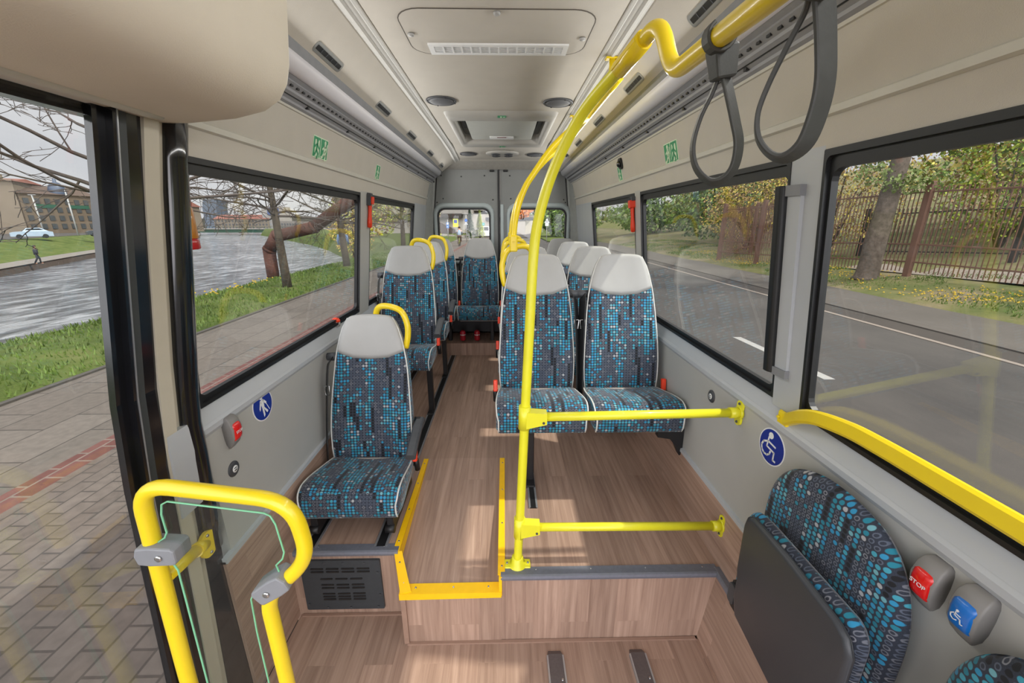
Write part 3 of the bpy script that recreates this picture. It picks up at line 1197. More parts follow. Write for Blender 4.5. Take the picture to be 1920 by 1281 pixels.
def wrapring(c, r=.0218):
    d = Vector((.056, 1, .06)).normalized()
    u = Vector((1, 0, 0)) - d * d.x
    u.normalize()
    v = d.cross(u)
    return [Vector(c) + u * math.cos(a) * r + v * math.sin(a) * r for a in [-1.2 + PI * 2 * k / 18 for k in range(16)]]


strap('dark rubber hanging strap with narrow teardrop loop, the farther of two',
      [(0.379, 0.785, 0.260), (0.378, 0.790, 0.254), (0.372, 0.800, 0.221), (0.359, 0.808, 0.181), (0.353, 0.810, 0.136), (0.362, 0.805, 0.099), (0.383, 0.790, 0.074), (0.402, 0.778, 0.076), (0.414, 0.768, 0.096), (0.413, 0.762, 0.133), (0.402, 0.765, 0.171), (0.389, 0.775, 0.219), (0.380, 0.783, 0.252), (0.379, 0.785, 0.260)],
      wrapring((.355, .762, .2935)), (.373, .779, .266), Matrix.Rotation(.15, 3, 'Z') @ Matrix.Rotation(-.2, 3, 'Y'), (.85, -.5, 0), .026)
strap('dark rubber hanging strap with wide open loop, nearest at the top edge',
      [(0.333, 0.510, 0.254), (0.346, 0.535, 0.236), (0.343, 0.555, 0.205), (0.337, 0.572, 0.168), (0.334, 0.580, 0.136), (0.339, 0.578, 0.107), (0.353, 0.568, 0.086), (0.366, 0.555, 0.081), (0.375, 0.538, 0.095), (0.376, 0.527, 0.127), (0.373, 0.522, 0.159), (0.364, 0.520, 0.195), (0.351, 0.515, 0.228), (0.338, 0.510, 0.254)],
      wrapring((.334, .49, .2665)), (.330, .498, .258), Matrix.Rotation(.15, 3, 'Z'), (.60, -.80, 0), .030)


# glazed yellow rail beside the entrance
er = empty('entrance_rail', 'bent yellow tube rail holding a clear pane beside the entrance steps', 'handrail', (-.7, .78, ZF))
b = MB()
b.tube(rpoly([(-.865, .78, ZF), (-.852, .78, -1.16), (-.824, .78, -.56), (-.49, .78, -.613), (-.474, .78, -.775), (-.595, .78, -.895), (-.592, .78, -1.2), (-.592, .78, ZF)], {1: .1, 2: .075, 3: .075, 4: .06, 5: .045, 6: .1}, 8), .0178, 16)
part(b, 'tube', YEL, er)
b = MB()
b.tube([(-.836, .785, -.835), (-.918, 1.0, -.935)], .0165, 12)
ba = part(b, 'branch', YEL, er)
b = MB()
d = Vector((-.082, .215, -.1)).normalized()
b.tube([Vector((-.899, .95, -.912)), Vector((-.918, 1.0, -.935))], .020, 14)
b.prism(rrect(-.03, .03, -.042, .042, .028), lambda y, z: (-.914, 1.005 + y, -.938 + z), lambda y, z: (-.902, 1.003 + y, -.936 + z))
part(b, 'wall_flange', YEL, ba)
for q in (-.03, .03):
    b = MB()
    b.lathe([(.006, 0), (.004, .005)], (-.903, 1.003, -.936 + q), (1, 0, 0), 8)
    part(b, 'screw', CHROME, ba)
pane = [(-.766, -.605), (-.556, -.640), (-.543, -.648), (-.535, -.672), (-.528, -.752), (-.535, -.772), (-.553, -.790), (-.549, -.812), (-.542, -.822), (-.585, -.846), (-.616, -.862), (-.632, -.895), (-.637, -1.0),
        (-.640, -1.62), (-.812, -1.62), (-.800, -1.187), (-.791, -.90), (-.788, -.80), (-.797, -.775), (-.812, -.765), (-.813, -.716), (-.796, -.705), (-.788, -.690), (-.788, -.640), (-.781, -.613)]
b = MB()
b.prism(pane, lambda x, z: (x, .777, z), lambda x, z: (x, .783, z))
pn = part(b, 'clear_pane', CLEAR, er)
GEDGE = mat('green_pane_edge', (120, 190, 150), .3)
b = MB()
b.tube([(x, .776, z) for x, z in pane], .0022, 6, closed=True)
part(b, 'pane_edge', GEDGE, pn)
CLP = mat('grey_clamp', (128, 130, 134), .45, var=.03)
for (x, z, a, L) in ((-.826, -.742, .05, 1), (-.556, -.842, -.62, -1)):
    b = MB()
    M = Matrix.Rotation(a, 3, 'Y')
    P = [(-.028, -.024), (.0, -.026), (.055 * 1, -.022), (.06, -.015), (.06, .018), (.052, .024), (0, .026), (-.028, .022), (-.034, 0)]
    if L < 0:
        P = [(-u, v) for u, v in P]
    b.prism(P, lambda u, v: tuple(M @ Vector((u, -.026, v)) + Vector((x, .78, z))), lambda u, v: tuple(M @ Vector((u, .026, v)) + Vector((x, .78, z))))
    cl = part(b, 'clamp', CLP, er, bevel=.006)
    b = MB()
    b.lathe([(.008, 0), (.008, -.003), (.004, -.004)], tuple(M @ Vector((.024 * L, -.026, 0)) + Vector((x, .78, z))), (0, 1, 0), 12)
    part(b, 'bolt', CHROME, cl)

# flat yellow guard rail along the sill of the large road-side window
gd = empty('window_guard', 'flat yellow guard rail along the sill of the large road-side window', 'guard rail', (.85, .7, -.5))
b = MB()
b.tube(spline([(.872, 1.098, -.585), (.862, 1.06, -.560), (.852, 1.02, -.535), (.846, .96, -.508), (.846, .87, -.490), (.846, .79, -.484), (.846, .6, -.482), (.846, -.2, -.482), (.846, -1.0, -.482)], 4), .01, flat=(.040, .024, (-1, 0, .3)))
part(b, 'rail', YEL, gd)
b = MB()
b.box((.866, 1.10, -.583), (.012, .05, .045), bev=.005)
b.lathe([(.006, 0), (.004, -.006)], (.860, 1.115, -.583), (1, 0, 0), 8)
part(b, 'end_tab', YEL, gd)
# ------------------------------------------------------------------ fittings
def text_mesh(txt, size, m, name, parent, M):
    """flat lettering from the built-in font, placed with a 4x4 matrix"""
    cu = bpy.data.curves.new('t', 'FONT')
    cu.body = txt
    cu.size = size
    cu.align_x = 'CENTER'
    cu.align_y = 'CENTER'
    cu.extrude = .0004
    o = bpy.data.objects.new('t', cu)
    COL.objects.link(o)
    dg = bpy.context.evaluated_depsgraph_get()
    me = bpy.data.meshes.new_from_object(o.evaluated_get(dg))
    bpy.data.objects.remove(o)
    me.transform(M)
    me.name = name
    me.materials.clear()
    me.materials.append(m)
    ob = bpy.data.objects.new(name, me)
    COL.objects.link(ob)
    ob.parent = parent
    w = Vector((0, 0, 0))
    r = parent
    while r is not None:
        w += Vector(r.location)
        r = r.parent
    ob.location = -w
    return ob


def wallmap(s, y0, z0, off, sc=1.0, z_at=None):
    """local (u right, v up, w out) on the inside of a side wall, as seen from the aisle"""
    zz = z0 if z_at is None else z_at
    lean = (hw(zz + .03) - hw(zz - .03)) / .06
    n = Vector((-s, 0, lean)).normalized()
    up = Vector((s * lean, 0, 1)).normalized()
    r = Vector((0, -s, 0))
    o = Vector((XC + s * (hw(z0) + off), y0, z0))
    return lambda u, v, w=0.0: tuple(o + r * (u * sc) + up * (v * sc) + n * w)


def flatpoly(mb, poly, mp, w0, w1):
    mb.prism(poly, lambda u, v: mp(u, v, w0), lambda u, v: mp(u, v, w1))


def circ(cx, cy, r, n=24):
    return [(cx + r * math.cos(2 * PI * k / n), cy + r * math.sin(2 * PI * k / n)) for k in range(n)]


def stroke(mb, pts, wd, mp, w0, w1):
    for (a, b), (c, d) in zip(pts, pts[1:]):
        L = math.hypot(c - a, d - b) or 1
        nx, ny = -(d - b) / L * wd, (c - a) / L * wd
        ex, ey = (c - a) / L * wd * .6, (d - b) / L * wd * .6
        flatpoly(mb, [(a + nx - ex, b + ny - ey), (c + nx + ex, d + ny + ey), (c - nx + ex, d - ny + ey), (a - nx - ex, b - ny - ey)], mp, w0, w1)


# round blue stickers
def sticker(label, s, y, z, draw):
    mp = wallmap(s, y, z, -.002, .062)
    b = MB()
    flatpoly(b, circ(0, 0, 1.0, 40), mp, -.002, .0012)
    o = b.build('sticker', SIGNW, loc=mp(0, 0))
    tag(o, label, 'sticker', 'round blue stickers')
    b = MB()
    flatpoly(b, circ(0, 0, .93, 40), mp, .001, .0018)
    part(b, 'blue_disc', SIGNB, o)
    b = MB()
    draw(b, mp)
    part(b, 'pictogram', SIGNW, o)


def d_walk(b, mp0):
    a, c = .0016, .0026
    mp = lambda u, v, w=0: mp0(u * .86, v * .90, w)
    flatpoly(b, circ(-.12, .60, .17, 20), mp, a, c)
    flatpoly(b, [(-.26, .36), (.06, .44), (.12, .36), (.10, -.20), (-.14, -.22)], mp, a, c)
    flatpoly(b, [(-.26, .36), (-.16, .22), (-.36, -.22), (-.44, -.30), (-.45, -.14)], mp, a, c)
    flatpoly(b, [(.04, .44), (.42, .08), (.38, -.04), (.28, -.02), (.06, .22)], mp, a, c)
    flatpoly(b, [(-.14, -.2), (.02, -.2), (.06, -.74), (-.08, -.86), (-.12, -.5)], mp, a, c)
    flatpoly(b, [(-.04, -.2), (.10, -.2), (.46, -.60), (.32, -.70)], mp, a, c)
    stroke(b, [(.38, -.06), (.64, -.58)], .022, mp, a, c)


def d_wc(b, mp):
    a, c = .0016, .0026
    flatpoly(b, circ(-.15, .58, .18, 20), mp, a, c)
    stroke(b, [(-.28, .42), (-.33, -.11), (.28, -.20), (.28, -.62), (.46, -.62)], .045, mp, a, c)
    stroke(b, [(-.28, .20), (.30, .12)], .045, mp, a, c)
    stroke(b, [(-.40, .14), (-.62, .02), (-.73, -.22), (-.66, -.46), (-.45, -.60), (-.20, -.58), (-.04, -.44), (.0, -.27)], .05, mp, a, c)


sticker('round blue sticker with a white walking figure and cane', -1, 1.402, -.664, d_walk)
sticker('round blue sticker with a white wheelchair figure', 1, 1.127, -.699, d_wc)


# emergency exit stickers above the windows
def man(b, mp, ox, w0=.0016, w1=.0026):
    flatpoly(b, circ(ox + .0, .30, .09, 12), mp, w0, w1)
    stroke(b, [(ox, .18), (ox - .04, -.10)], .07, mp, w0, w1)
    stroke(b, [(ox - .22, .02), (ox - .02, .14), (ox + .18, -.02)], .04, mp, w0, w1)
    stroke(b, [(ox - .04, -.1), (ox + .12, -.24), (ox + .06, -.42)], .05, mp, w0, w1)
    stroke(b, [(ox - .04, -.1), (ox - .16, -.28), (ox - .30, -.34)], .05, mp, w0, w1)


for s, y, z, wide, lb in ((-1, 1.96, .316, 1, 'green and white double exit sticker above the river-side window'), (-1, 2.80, .312, 0, 'small upright green exit sticker beyond the river-side double one'),
                          (1, 1.97, .306, 1, 'green and white double exit sticker above the road-side window'), (1, 2.80, .306, 0, 'small upright green exit sticker below the small black camera')):
    mp = wallmap(s, y, z, -.001, .10, .33)
    hwid = .74 if wide else .42
    b = MB()
    flatpoly(b, rrect(-hwid, hwid, -.42, .46, .04, 3), mp, -.001, .0012)
    o = tag(b.build('exit_sticker', SIGNP, loc=mp(0, 0)), lb, 'sticker', 'exit stickers')
    b = MB()
    if wide:
        for x0, x1 in ((-.70, -.03), (.03, .70)):
            flatpoly(b, rrect(x0, x1, -.38, .42, .02, 2), mp, .0008, .0016)
    else:
        flatpoly(b, rrect(-.36, .36, -.38, .42, .02, 2), mp, .0008, .0016)
    part(b, 'green_field', SIGNG, o)
    b = MB()
    if wide:
        dx = -.36 * (1 if s < 0 else -1)
        flatpoly(b, [(dx - .20, -.36), (dx + .22, -.36), (dx + .22, .32), (dx - .20, .32)], mp, .0014, .002)
        man(b, mp, -dx + .05)
        stroke(b, [(-dx + .12, -.30), (-dx + .28, .25)], .03, mp, .0014, .0026)
    else:
        man(b, mp, 0)
    part(b, 'pictogram', SIGNP, o)
    if wide:
        b = MB()
        man(b, mp, dx, .002, .0028)
        part(b, 'figure', SIGNG, o)


# stop buttons
def request(label, s, y, z, lens, txt):
    mp = wallmap(s, y, z, 0, .92)
    b = MB()
    R = []
    prof = [(-.068, .002, .006), (-.062, .010, .013), (-.045, .023, .021), (-.02, .034, .025), (.015, .037, .0265), (.045, .030, .026), (.058, .021, .023), (.064, .008, .017)]
    for v, dep, h in prof:
        R.append([mp(u, v, w) for u, w in ((-h, -.004), (-h, dep * .84), (-h * .97, dep * .92), (-h * .86, dep * .985), (0, dep), (h * .86, dep * .985), (h * .97, dep * .92), (h, dep * .84), (h, -.004))])
    b.loft(R)
    o = tag(b.build('stop_button', mat('button_grey', (128, 126, 124), .5, var=.03), loc=mp(0, 0)), label, 'button', 'request buttons')
    b = MB()
    R = []
    for k in range(9):
        v = -.036 + .074 * k / 8
        dep = itab([(p[0], p[1]) for p in prof], v) + (.0035 if 0 < k < 8 else -.002)
        h = .0205
        R.append([mp(u, v, w) for u, w in ((-h, dep - .014), (-h, dep - .004), (-h * .7, dep), (0, dep + .0012), (h * .7, dep), (h, dep - .004), (h, dep - .014))])
    b.loft(R)
    le = part(b, 'push_pad', lens, o)
    a, r, u = Vector(mp(0, 0, .0402)), Vector(mp(1, 0, 0)) - Vector(mp(0, 0, 0)), Vector(mp(0, 1, 0)) - Vector(mp(0, 0, 0))
    n = r.cross(u)
    M = Matrix((r, u, n)).transposed().to_4x4()
    M.translation = a + u * .002 + n * .0006
    if txt:
        text_mesh(txt, .0138, SIGNW, 'lettering', le, M)
    else:
        m2 = wallmap(s, y, z, 0, .017)
        b = MB()
        q = lambda u2, v2, w=0.0: m2(u2, v2, w + .0402)
        flatpoly(b, circ(-.12, .62, .16, 12), q, .0002, .001)
        stroke(b, [(-.22, .40), (-.25, -.05), (.30, -.15), (.42, -.60), (.62, -.55)], .05, q, .0002, .001)
        stroke(b, [(-.22, .22), (.25, .18)], .05, q, .0002, .001)
        stroke(b, [(-.38, .14), (-.62, -.12), (-.55, -.46), (-.25, -.62), (.02, -.48)], .05, q, .0002, .001)
        part(b, 'pictogram', SIGNW, le)


REDL = mat('red_button', (214, 24, 22), .25, var=.03, coat=.5)
request('grey request button with red STOP pad by the entrance', -1, 1.204, -.666, REDL, 'STOP')
request('grey request button with red STOP pad beside the blue one', 1, .614, -.699, REDL, 'STOP')
request('grey request button with blue wheelchair pad', 1, .541, -.693, BLUE, None)
# red push lamp standing on the sill behind the low seat
b = MB()
b.lathe([(.024, 0), (.024, .018), (.020, .026)], (-.950, 2.19, -.552), (.25, 0, 1), 16)
o = tag(b.build('sill_button', GREYP, loc=(-.95, 2.19, -.552)), 'small red topped push button on the window sill by the low seat', 'button')
b = MB()
b.lathe([(.021, .018), (.021, .034), (.014, .042), (0, .044)], (-.950, 2.19, -.552), (.25, 0, 1), 16)
part(b, 'red_cap', ORANGE, o)

# round locks in the wall panels
for s, y, z, lb in ((-1, 1.190, -.80, 'round black lock with steel core under the entrance STOP button'), (1, 1.518, -.697, 'round black lock with steel core on the road-side wall by the crossbar')):
    mp = wallmap(s, y, z, 0)
    n = Vector(mp(0, 0, 1)) - Vector(mp(0, 0, 0))
    b = MB()
    b.lathe([(.027, -.002), (.027, .004), (.021, .008), (.012, .0085)], mp(0, 0), n, 24)
    o = tag(b.build('panel_lock', DGREY, loc=mp(0, 0)), lb, 'lock', 'round panel locks')
    b = MB()
    b.lathe([(.0125, .007), (.0125, .0095), (.0, .0095)], mp(0, 0), n, 20)
    co = part(b, 'lock_core', SIGNW, o)
    b = MB()
    for v in (-.004, .004):
        flatpoly(b, rrect(-.006, .006, v - .0014, v + .0014, .001, 2), mp, .0092, .0102)
    part(b, 'key_slots', BLACK, co)

# ceiling access panel with grille
def ceil_plate(poly, z0, z1):
    return lambda mb: mb.xy(poly, z0, z1)


o = None
b = MB()
PO = rrect(-.365, .325, 1.585, 1.955, .085, 6)
b.xy(PO, .6802, .684)
o = tag(b.build('ceiling_hatch_panel', BEIGE, loc=(-.02, 1.77, .682)), 'rounded beige access panel with white slotted grille in the ceiling', 'ceiling panel')
b = MB()
b.ring(rrect(-.3685, .3285, 1.5815, 1.9585, .088, 6), rrect(-.3645, .3245, 1.5855, 1.9545, .084, 6), lambda x, y: (x, y, .6801), lambda x, y: (x, y, .684))
part(b, 'seam', mat('seam_shadow_grey', (86, 80, 72), .8), o)
b = MB()
for x, y in ((-.02, 1.60), (-.345, 1.765), (.305, 1.79)):
    b.lathe([(.013, 0), (.011, -.006), (.0, -.007)], (x, y, .678), (0, 0, 1), 14)
part(b, 'turn_knob', VINYL, o)
b = MB()
GX0, GX1, GY0, GY1 = -.298, .262, 1.845, 1.945
b.ring(rrect(GX0, GX1, GY0, GY1, .003), rrect(GX0 + .02, GX1 - .02, GY0 + .02, GY1 - .02, .002), lambda x, y: (x, y, .674), lambda x, y: (x, y, .6805))
nb = 14
for k in range(1, nb):
    x = GX0 + .02 + (GX1 - GX0 - .04) * k / nb
    b.box((x, (GY0 + GY1) / 2, .6745), (.005, .06, .005))
for k in range(1, 5):
    b.box(((GX0 + GX1) / 2, GY0 + .02 + .06 * k / 5, .677), (GX1 - GX0 - .04, .0035, .004))
gr = part(b, 'grille', SIGNW, o)
b = MB()
b.box(((GX0 + GX1) / 2, (GY0 + GY1) / 2, .6796), (GX1 - GX0 - .03, .07, .0018))
part(b, 'dark_backing', DGREY, gr)

# speakers
for x, y, r, lb in ((-.36, 2.62, .088, 'dark round ceiling speaker, larger one nearer the river side'), (.322, 2.645, .088, 'dark round ceiling speaker, larger one nearer the yellow ceiling rail'),
                    (-.352, 4.35, .085, 'dark round ceiling speaker at the rear on the river side'), (.316, 4.38, .085, 'dark round ceiling speaker at the rear beside the yellow tubes')):
    z = roofz(y)
    b = MB()
    b.lathe([(r, .002), (r, -.006), (r * .93, -.010), (r * .86, -.006)], (x, y, z), (0, 0, 1), 36)
    o = tag(b.build('ceiling_speaker', DGREY, loc=(x, y, z)), lb, 'speaker', 'round ceiling speakers')
    b = MB()
    b.lathe([(r * .87, -.004), (r * .7, -.013), (r * .4, -.018), (0, -.020)], (x, y, z), (0, 0, 1), 36)
    part(b, 'mesh_cover', mat('speaker_mesh', (92, 93, 96), .6, var=.1, scale=400), o)
    b = MB()
    for a in (.4, 1.97, 3.54, 5.11):
        b.lathe([(.005, 0), (.004, -.003)], (x + math.cos(a) * r * .93, y + math.sin(a) * r * .93, z - .009), (0, 0, 1), 8)
    part(b, 'screw', BLACK, o)

# roof hatch
o = empty('roof_hatch', 'grey roof escape hatch with recessed lid and white handle bar', 'roof hatch', (-.015, 3.4, .66))
LG = mat('hatch_frame_grey', (168, 166, 160), .55, var=.02)
b = MB()
A, B = rrect(-.388, .358, 2.84, 4.0, .05, 5), rrect(HX0 + .02, HX1 - .02, HY0 + .03, HY1 - .03, .03, 5)
A1, B1 = rrect(-.375, .345, 2.86, 3.98, .045, 5), rrect(HX0 + .012, HX1 - .012, HY0 + .02, HY1 - .02, .03, 5)
def lz(z): return lambda x, y: (x, y, z - max(0, .682 - roofz(y)))
b.loft([[(x, y, .684 - (.682 - roofz(y))) for x, y in A], [(x, y, .660 - (.682 - roofz(y)) * .8) for x, y in A1], [(x, y, .658) for x, y in B1], [(x, y, .668) for x, y in B], [(x, y, .74) for x, y in B]], cap=False)
part(b, 'frame', LG, o)
b = MB()
b.xy(rrect(HX0 + .085, HX1 - .085, HY0 - .01, HY1 - .085, .03, 4), .686, .712)
li = part(b, 'lid', mat('hatch_lid', (186, 188, 182), .5, var=.02), o)
b = MB()
b.box((-.015, HY1 - .19, .681), (.20, .075, .012), bev=.004)
part(b, 'handle_bar', SIGNW, li)
b = MB()
b.box((-.015, HY1 - .225, .675), (.075, .010, .004))
part(b, 'handle_slot', mat('dark_red_slot', (110, 60, 56), .6), li)
b = MB()
b.xy(rrect(HX0, HX1, HY0, HY1, .02), .738, .745)
part(b, 'recess', mat('hatch_recess', (120, 120, 116), .7), o)
b = MB()
for x in (HX0 + .055, HX1 - .055):
    b.box((x, 3.30, .728), (.022, .42, .02))
part(b, 'side_slot', BLACK, o)
for y, z, w, lb in ((2.89, .6585, .055, ''), (3.945, .6575, .052, '')):
    b = MB()
    b.box((-.01, y, z), (w, .05, .002))
    gs = part(b, 'green_sticker', SIGNG, o)
    b = MB()
    b.box((-.016, y, z - .0012), (.010, .03, .0012))
    b.box((.004, y, z - .0012), (.014, .010, .0012))
    part(b, 'pictogram', SIGNP, gs)

# courtesy lamp cluster
y, z = 4.33, roofz(4.33)
b = MB()
b.loft([[(-.013 + a * k, y + c * k, z + h) for a, c in [(.165 * math.cos(t), .150 * math.sin(t)) for t in [2 * PI * i / 32 for i in range(32)]]] for k, h in ((1, .006), (1, -.006), (.93, -.014), (.5, -.017))])
o = tag(b.build('ceiling_lamp', LG, loc=(-.013, y, z)), 'pale oval lamp cluster with four dark round lenses at the ceiling rear', 'lamp')
for dx in (-.075, .05):
    for dy in (-.052, .056):
        b = MB()
        b.lathe([(.046, -.014), (.042, -.021), (.034, -.024)], (-.013 + dx + .012, y + dy, z), (0, 0, 1), 20)
        b.lathe([(.022, -.023), (.018, -.027), (0, -.028)], (-.013 + dx + .012, y + dy, z), (0, 0, 1), 16)
        part(b, 'lens', DGREY, o)

# air outlets in the sloping panels
for s, ysv in ((-1, (1.70, 2.39, 3.06, 3.79, 4.45)), (1, (1.32, 1.99, 2.65, 3.33, 3.96))):
    for i, y in enumerate(ysv):
        h0, z0, h1, z1 = .50, .672, .635, .553
        t_ = .79 if s < 0 else .74
        L = math.hypot(h1 - h0, z1 - z0)
        dn = Vector((s * (h1 - h0) / L, 0, (z1 - z0) / L))
        nn = Vector((-s * (z0 - z1) / L, 0, -(h1 - h0) / L))
        c = Vector((xs(s, h0 + (h1 - h0) * t_), y, z0 + (z1 - z0) * t_ + (roofz(y) - .682) * .6))
        mp = lambda u, v, w=0.0: tuple(c + Vector((0, u, 0)) + dn * v + nn * w)
        b = MB()
        flatpoly(b, rrect(-.112, .112, -.020, .020, .014, 4), mp, -.004, .0014)
        place = ['nearest the front', 'second from the front', 'in the middle of its row', 'second from the rear', 'at the rear end'][i]
        o = tag(b.build('air_outlet', mat('outlet_grey', (136, 138, 136), .5, .1), loc=tuple(c)), 'slim grey air outlet %s on the %s ceiling slope' % (place, 'river-side' if s < 0 else 'road-side'), 'air outlet', 'air outlets in the ceiling slopes')
        b = MB()
        flatpoly(b, rrect(-.100, .100, -.0085, .0085, .003, 2), mp, .0008, .0020)
        sl = part(b, 'slot', BLACK, o)
        for k in range(1, 5):
            b = MB()
            flatpoly(b, rrect(-.100 + .20 * k / 5 - .002, -.100 + .20 * k / 5 + .002, -.0085, .0085, .001, 1), mp, .0012, .0026)
            part(b, 'crossbar', DGREY, sl)

# emergency hammers
for s, y, z, lb in ((-1, 2.655, .085, 'orange emergency hammer on the river-side window post'), (1, 2.555, .06, 'orange emergency hammer on the road-side window post')):
    mp = wallmap(s, y, z, 0, 1.0, .0)
    o = empty('emergency_hammer', lb, 'hammer', mp(0, 0), 'emergency hammers')
    b = MB()
    b.loft([[mp(u * r, v, .014 + w * r) for u, w in [(.017 * math.cos(t), .014 * math.sin(t)) for t in [2 * PI * i / 12 for i in range(12)]]] for v, r in ((-.115, .5), (-.11, 1), (-.08, 1.05), (-.03, .75), (.02, .8), (.04, .9))])
    part(b, 'grip', ORANGE, o)
    b = MB()
    flatpoly(b, rrect(-.020, .020, .03, .075, .008, 3), mp, .0, .034)
    part(b, 'head', ORANGE, o)
    b = MB()
    flatpoly(b, rrect(-.028, -.010, .020, .09, .006, 3), mp, -.002, .026)
    flatpoly(b, rrect(-.024, .024, .07, .095, .006, 3), mp, -.002, .022)
    part(b, 'holder', DGREY, o)

# small black camera on the road-side header
mp = wallmap(1, 2.74, .362, 0, 1.0, .33)
b = MB()
flatpoly(b, rrect(-.030, .030, -.032, .034, .018, 4), mp, -.002, .012)
o = tag(b.build('ceiling_camera', BLACK, loc=mp(0, 0)), 'small black camera on the road-side panel above the windows', 'camera')
b = MB()
n = Vector(mp(0, 0, 1)) - Vector(mp(0, 0, 0))
b.lathe([(.022, .010), (.020, .022), (.011, .029), (0, .031)], mp(0, 0), n, 18)
part(b, 'dome', GLOSSK, o)

# black and grey cover on the post between the big road-side windows
o = empty('post_cover', 'tall black and grey cover strip on the road-side window post', 'cover strip', side(1, 1.15, -.17))
b = MB()
R = []
for k in range(7):
    z = -.452 + .55 * k / 6
    R.append([side(1, 1.158, z, .004), side(1, 1.158, z, -.026), side(1, 1.166, z, -.034), side(1, 1.186, z, -.034), side(1, 1.194, z, -.026), side(1, 1.194, z, .004)])
b.loft(R, smooth=False)
part(b, 'black_guide', BLACK, o, bevel=.003)
b = MB()
R = []
for k in range(7):
    z = -.430 + .50 * k / 6
    R.append([side(1, 1.112, z, .004), side(1, 1.112, z, -.012), side(1, 1.157, z, -.016), side(1, 1.157, z, .004)])
b.loft(R, smooth=False)
part(b, 'grey_cover', SILL, o)
for z0, z1 in ((.07, .098), (-.455, -.430)):
    b = MB()
    b.loft([[side(1, 1.108, z, .004), side(1, 1.108, z, -.018), side(1, 1.166, z, -.024), side(1, 1.166, z, .004)] for z in (z0, z1)], smooth=False)
    part(b, 'end_cap', CLP, o)

# ------------------------------------------------------------------ floor trims
def screws(par, pts, ax=(0, 0, 1)):
    b = MB()
    for p in pts:
        b.lathe([(.0045, 0), (.0035, .002)], p, ax, 8)
    part(b, 'screws', CHROME, par)


# yellow strips round the sloping aisle
b = MB()
b.add([(-.476, 1.375, -1.329), (-.476, 2.05, -1.329), (-.476, 2.05, -1.3255), (-.476, 1.375, -1.3255), (-.449, 1.375, -1.329), (-.449, 2.05, -1.329), (-.449, 2.05, -1.3255), (-.449, 1.375, -1.3255)],
      [(0, 1, 2, 3), (4, 7, 6, 5), (3, 2, 6, 7), (0, 4, 5, 1), (0, 3, 7, 4), (1, 5, 6, 2)])
b.add([(-.457, 1.365, -1.40), (-.457, 2.05, -1.335), (-.457, 2.05, -1.326), (-.457, 1.365, -1.326), (-.449, 1.365, -1.40), (-.449, 2.05, -1.335), (-.449, 2.05, -1.326), (-.449, 1.365, -1.326)],
      [(0, 1, 2, 3), (4, 7, 6, 5), (3, 2, 6, 7), (0, 4, 5, 1), (0, 3, 7, 4), (1, 5, 6, 2)])
P = [(-.472, 1.368, -1.332), (-.440, 1.372, -1.332), (-.375, 1.232, -1.394), (-.416, 1.225, -1.394)]
b.add([p for p in P] + [(p[0], p[1], p[2] - .03) for p in P], [(0, 1, 2, 3), (7, 6, 5, 4), (0, 4, 5, 1), (1, 5, 6, 2), (2, 6, 7, 3), (3, 7, 4, 0)])
o = tag(b.build('edge_strip', STRIPY, loc=(-.46, 1.7, -1.33)), 'yellow edge strip beside the low single seat', 'edge strip', 'yellow floor edge strips')
screws(o, [(-.464, y, -1.3255) for y in (1.42, 1.62, 1.82, 2.0)] + [(-.44, 1.33, -1.35), (-.41, 1.262, -1.382)])
b = MB()
b.add([(-.422, 1.224, -1.40), (-.018, 1.224, -1.398), (-.018, 1.268, -1.393), (-.42, 1.268, -1.395), (-.422, 1.224, -1.43), (-.018, 1.224, -1.425), (-.018, 1.268, -1.42), (-.42, 1.268, -1.43)],
      [(0, 1, 2, 3), (7, 6, 5, 4), (0, 4, 5, 1), (1, 5, 6, 2), (2, 6, 7, 3), (3, 7, 4, 0)])
o = tag(b.build('edge_strip', STRIPY, loc=(-.21, 1.24, -1.40)), 'yellow edge strip across the foot of the aisle at the step', 'edge strip', 'yellow floor edge strips')
screws(o, [(x, 1.25, -1.3965) for x in (-.36, -.21, -.07)])
b = MB()
b.box((-.018, 1.645, -1.3275), (.028, .81, .005))
b.add([(-.028, 1.228, -1.42), (-.028, 2.05, -1.335), (-.028, 2.05, -1.326), (-.028, 1.228, -1.326), (-.016, 1.228, -1.42), (-.016, 2.05, -1.335), (-.016, 2.05, -1.326), (-.016, 1.228, -1.326)],
      [(0, 1, 2, 3), (4, 7, 6, 5), (3, 2, 6, 7), (0, 4, 5, 1), (0, 3, 7, 4), (1, 5, 6, 2)])
o = tag(b.build('edge_strip', STRIPY, loc=(-.018, 1.64, -1.33)), 'straight yellow edge strip between the aisle and the pole', 'edge strip', 'yellow floor edge strips')
screws(o, [(-.016, y, -1.325) for y in (1.28, 1.52, 1.76, 2.0)])


def nosing(label, prof, fn0, fn1, sc, ax=(0, 0, 1)):
    b = MB()
    b.prism(prof, fn0, fn1)
    m = [sum(v[i] for v in b.v) / len(b.v) for i in range(3)]
    o = tag(b.build('step_nosing', NOSE, loc=m), label, 'step nosing', 'grey step nosings')
    screws(o, sc)


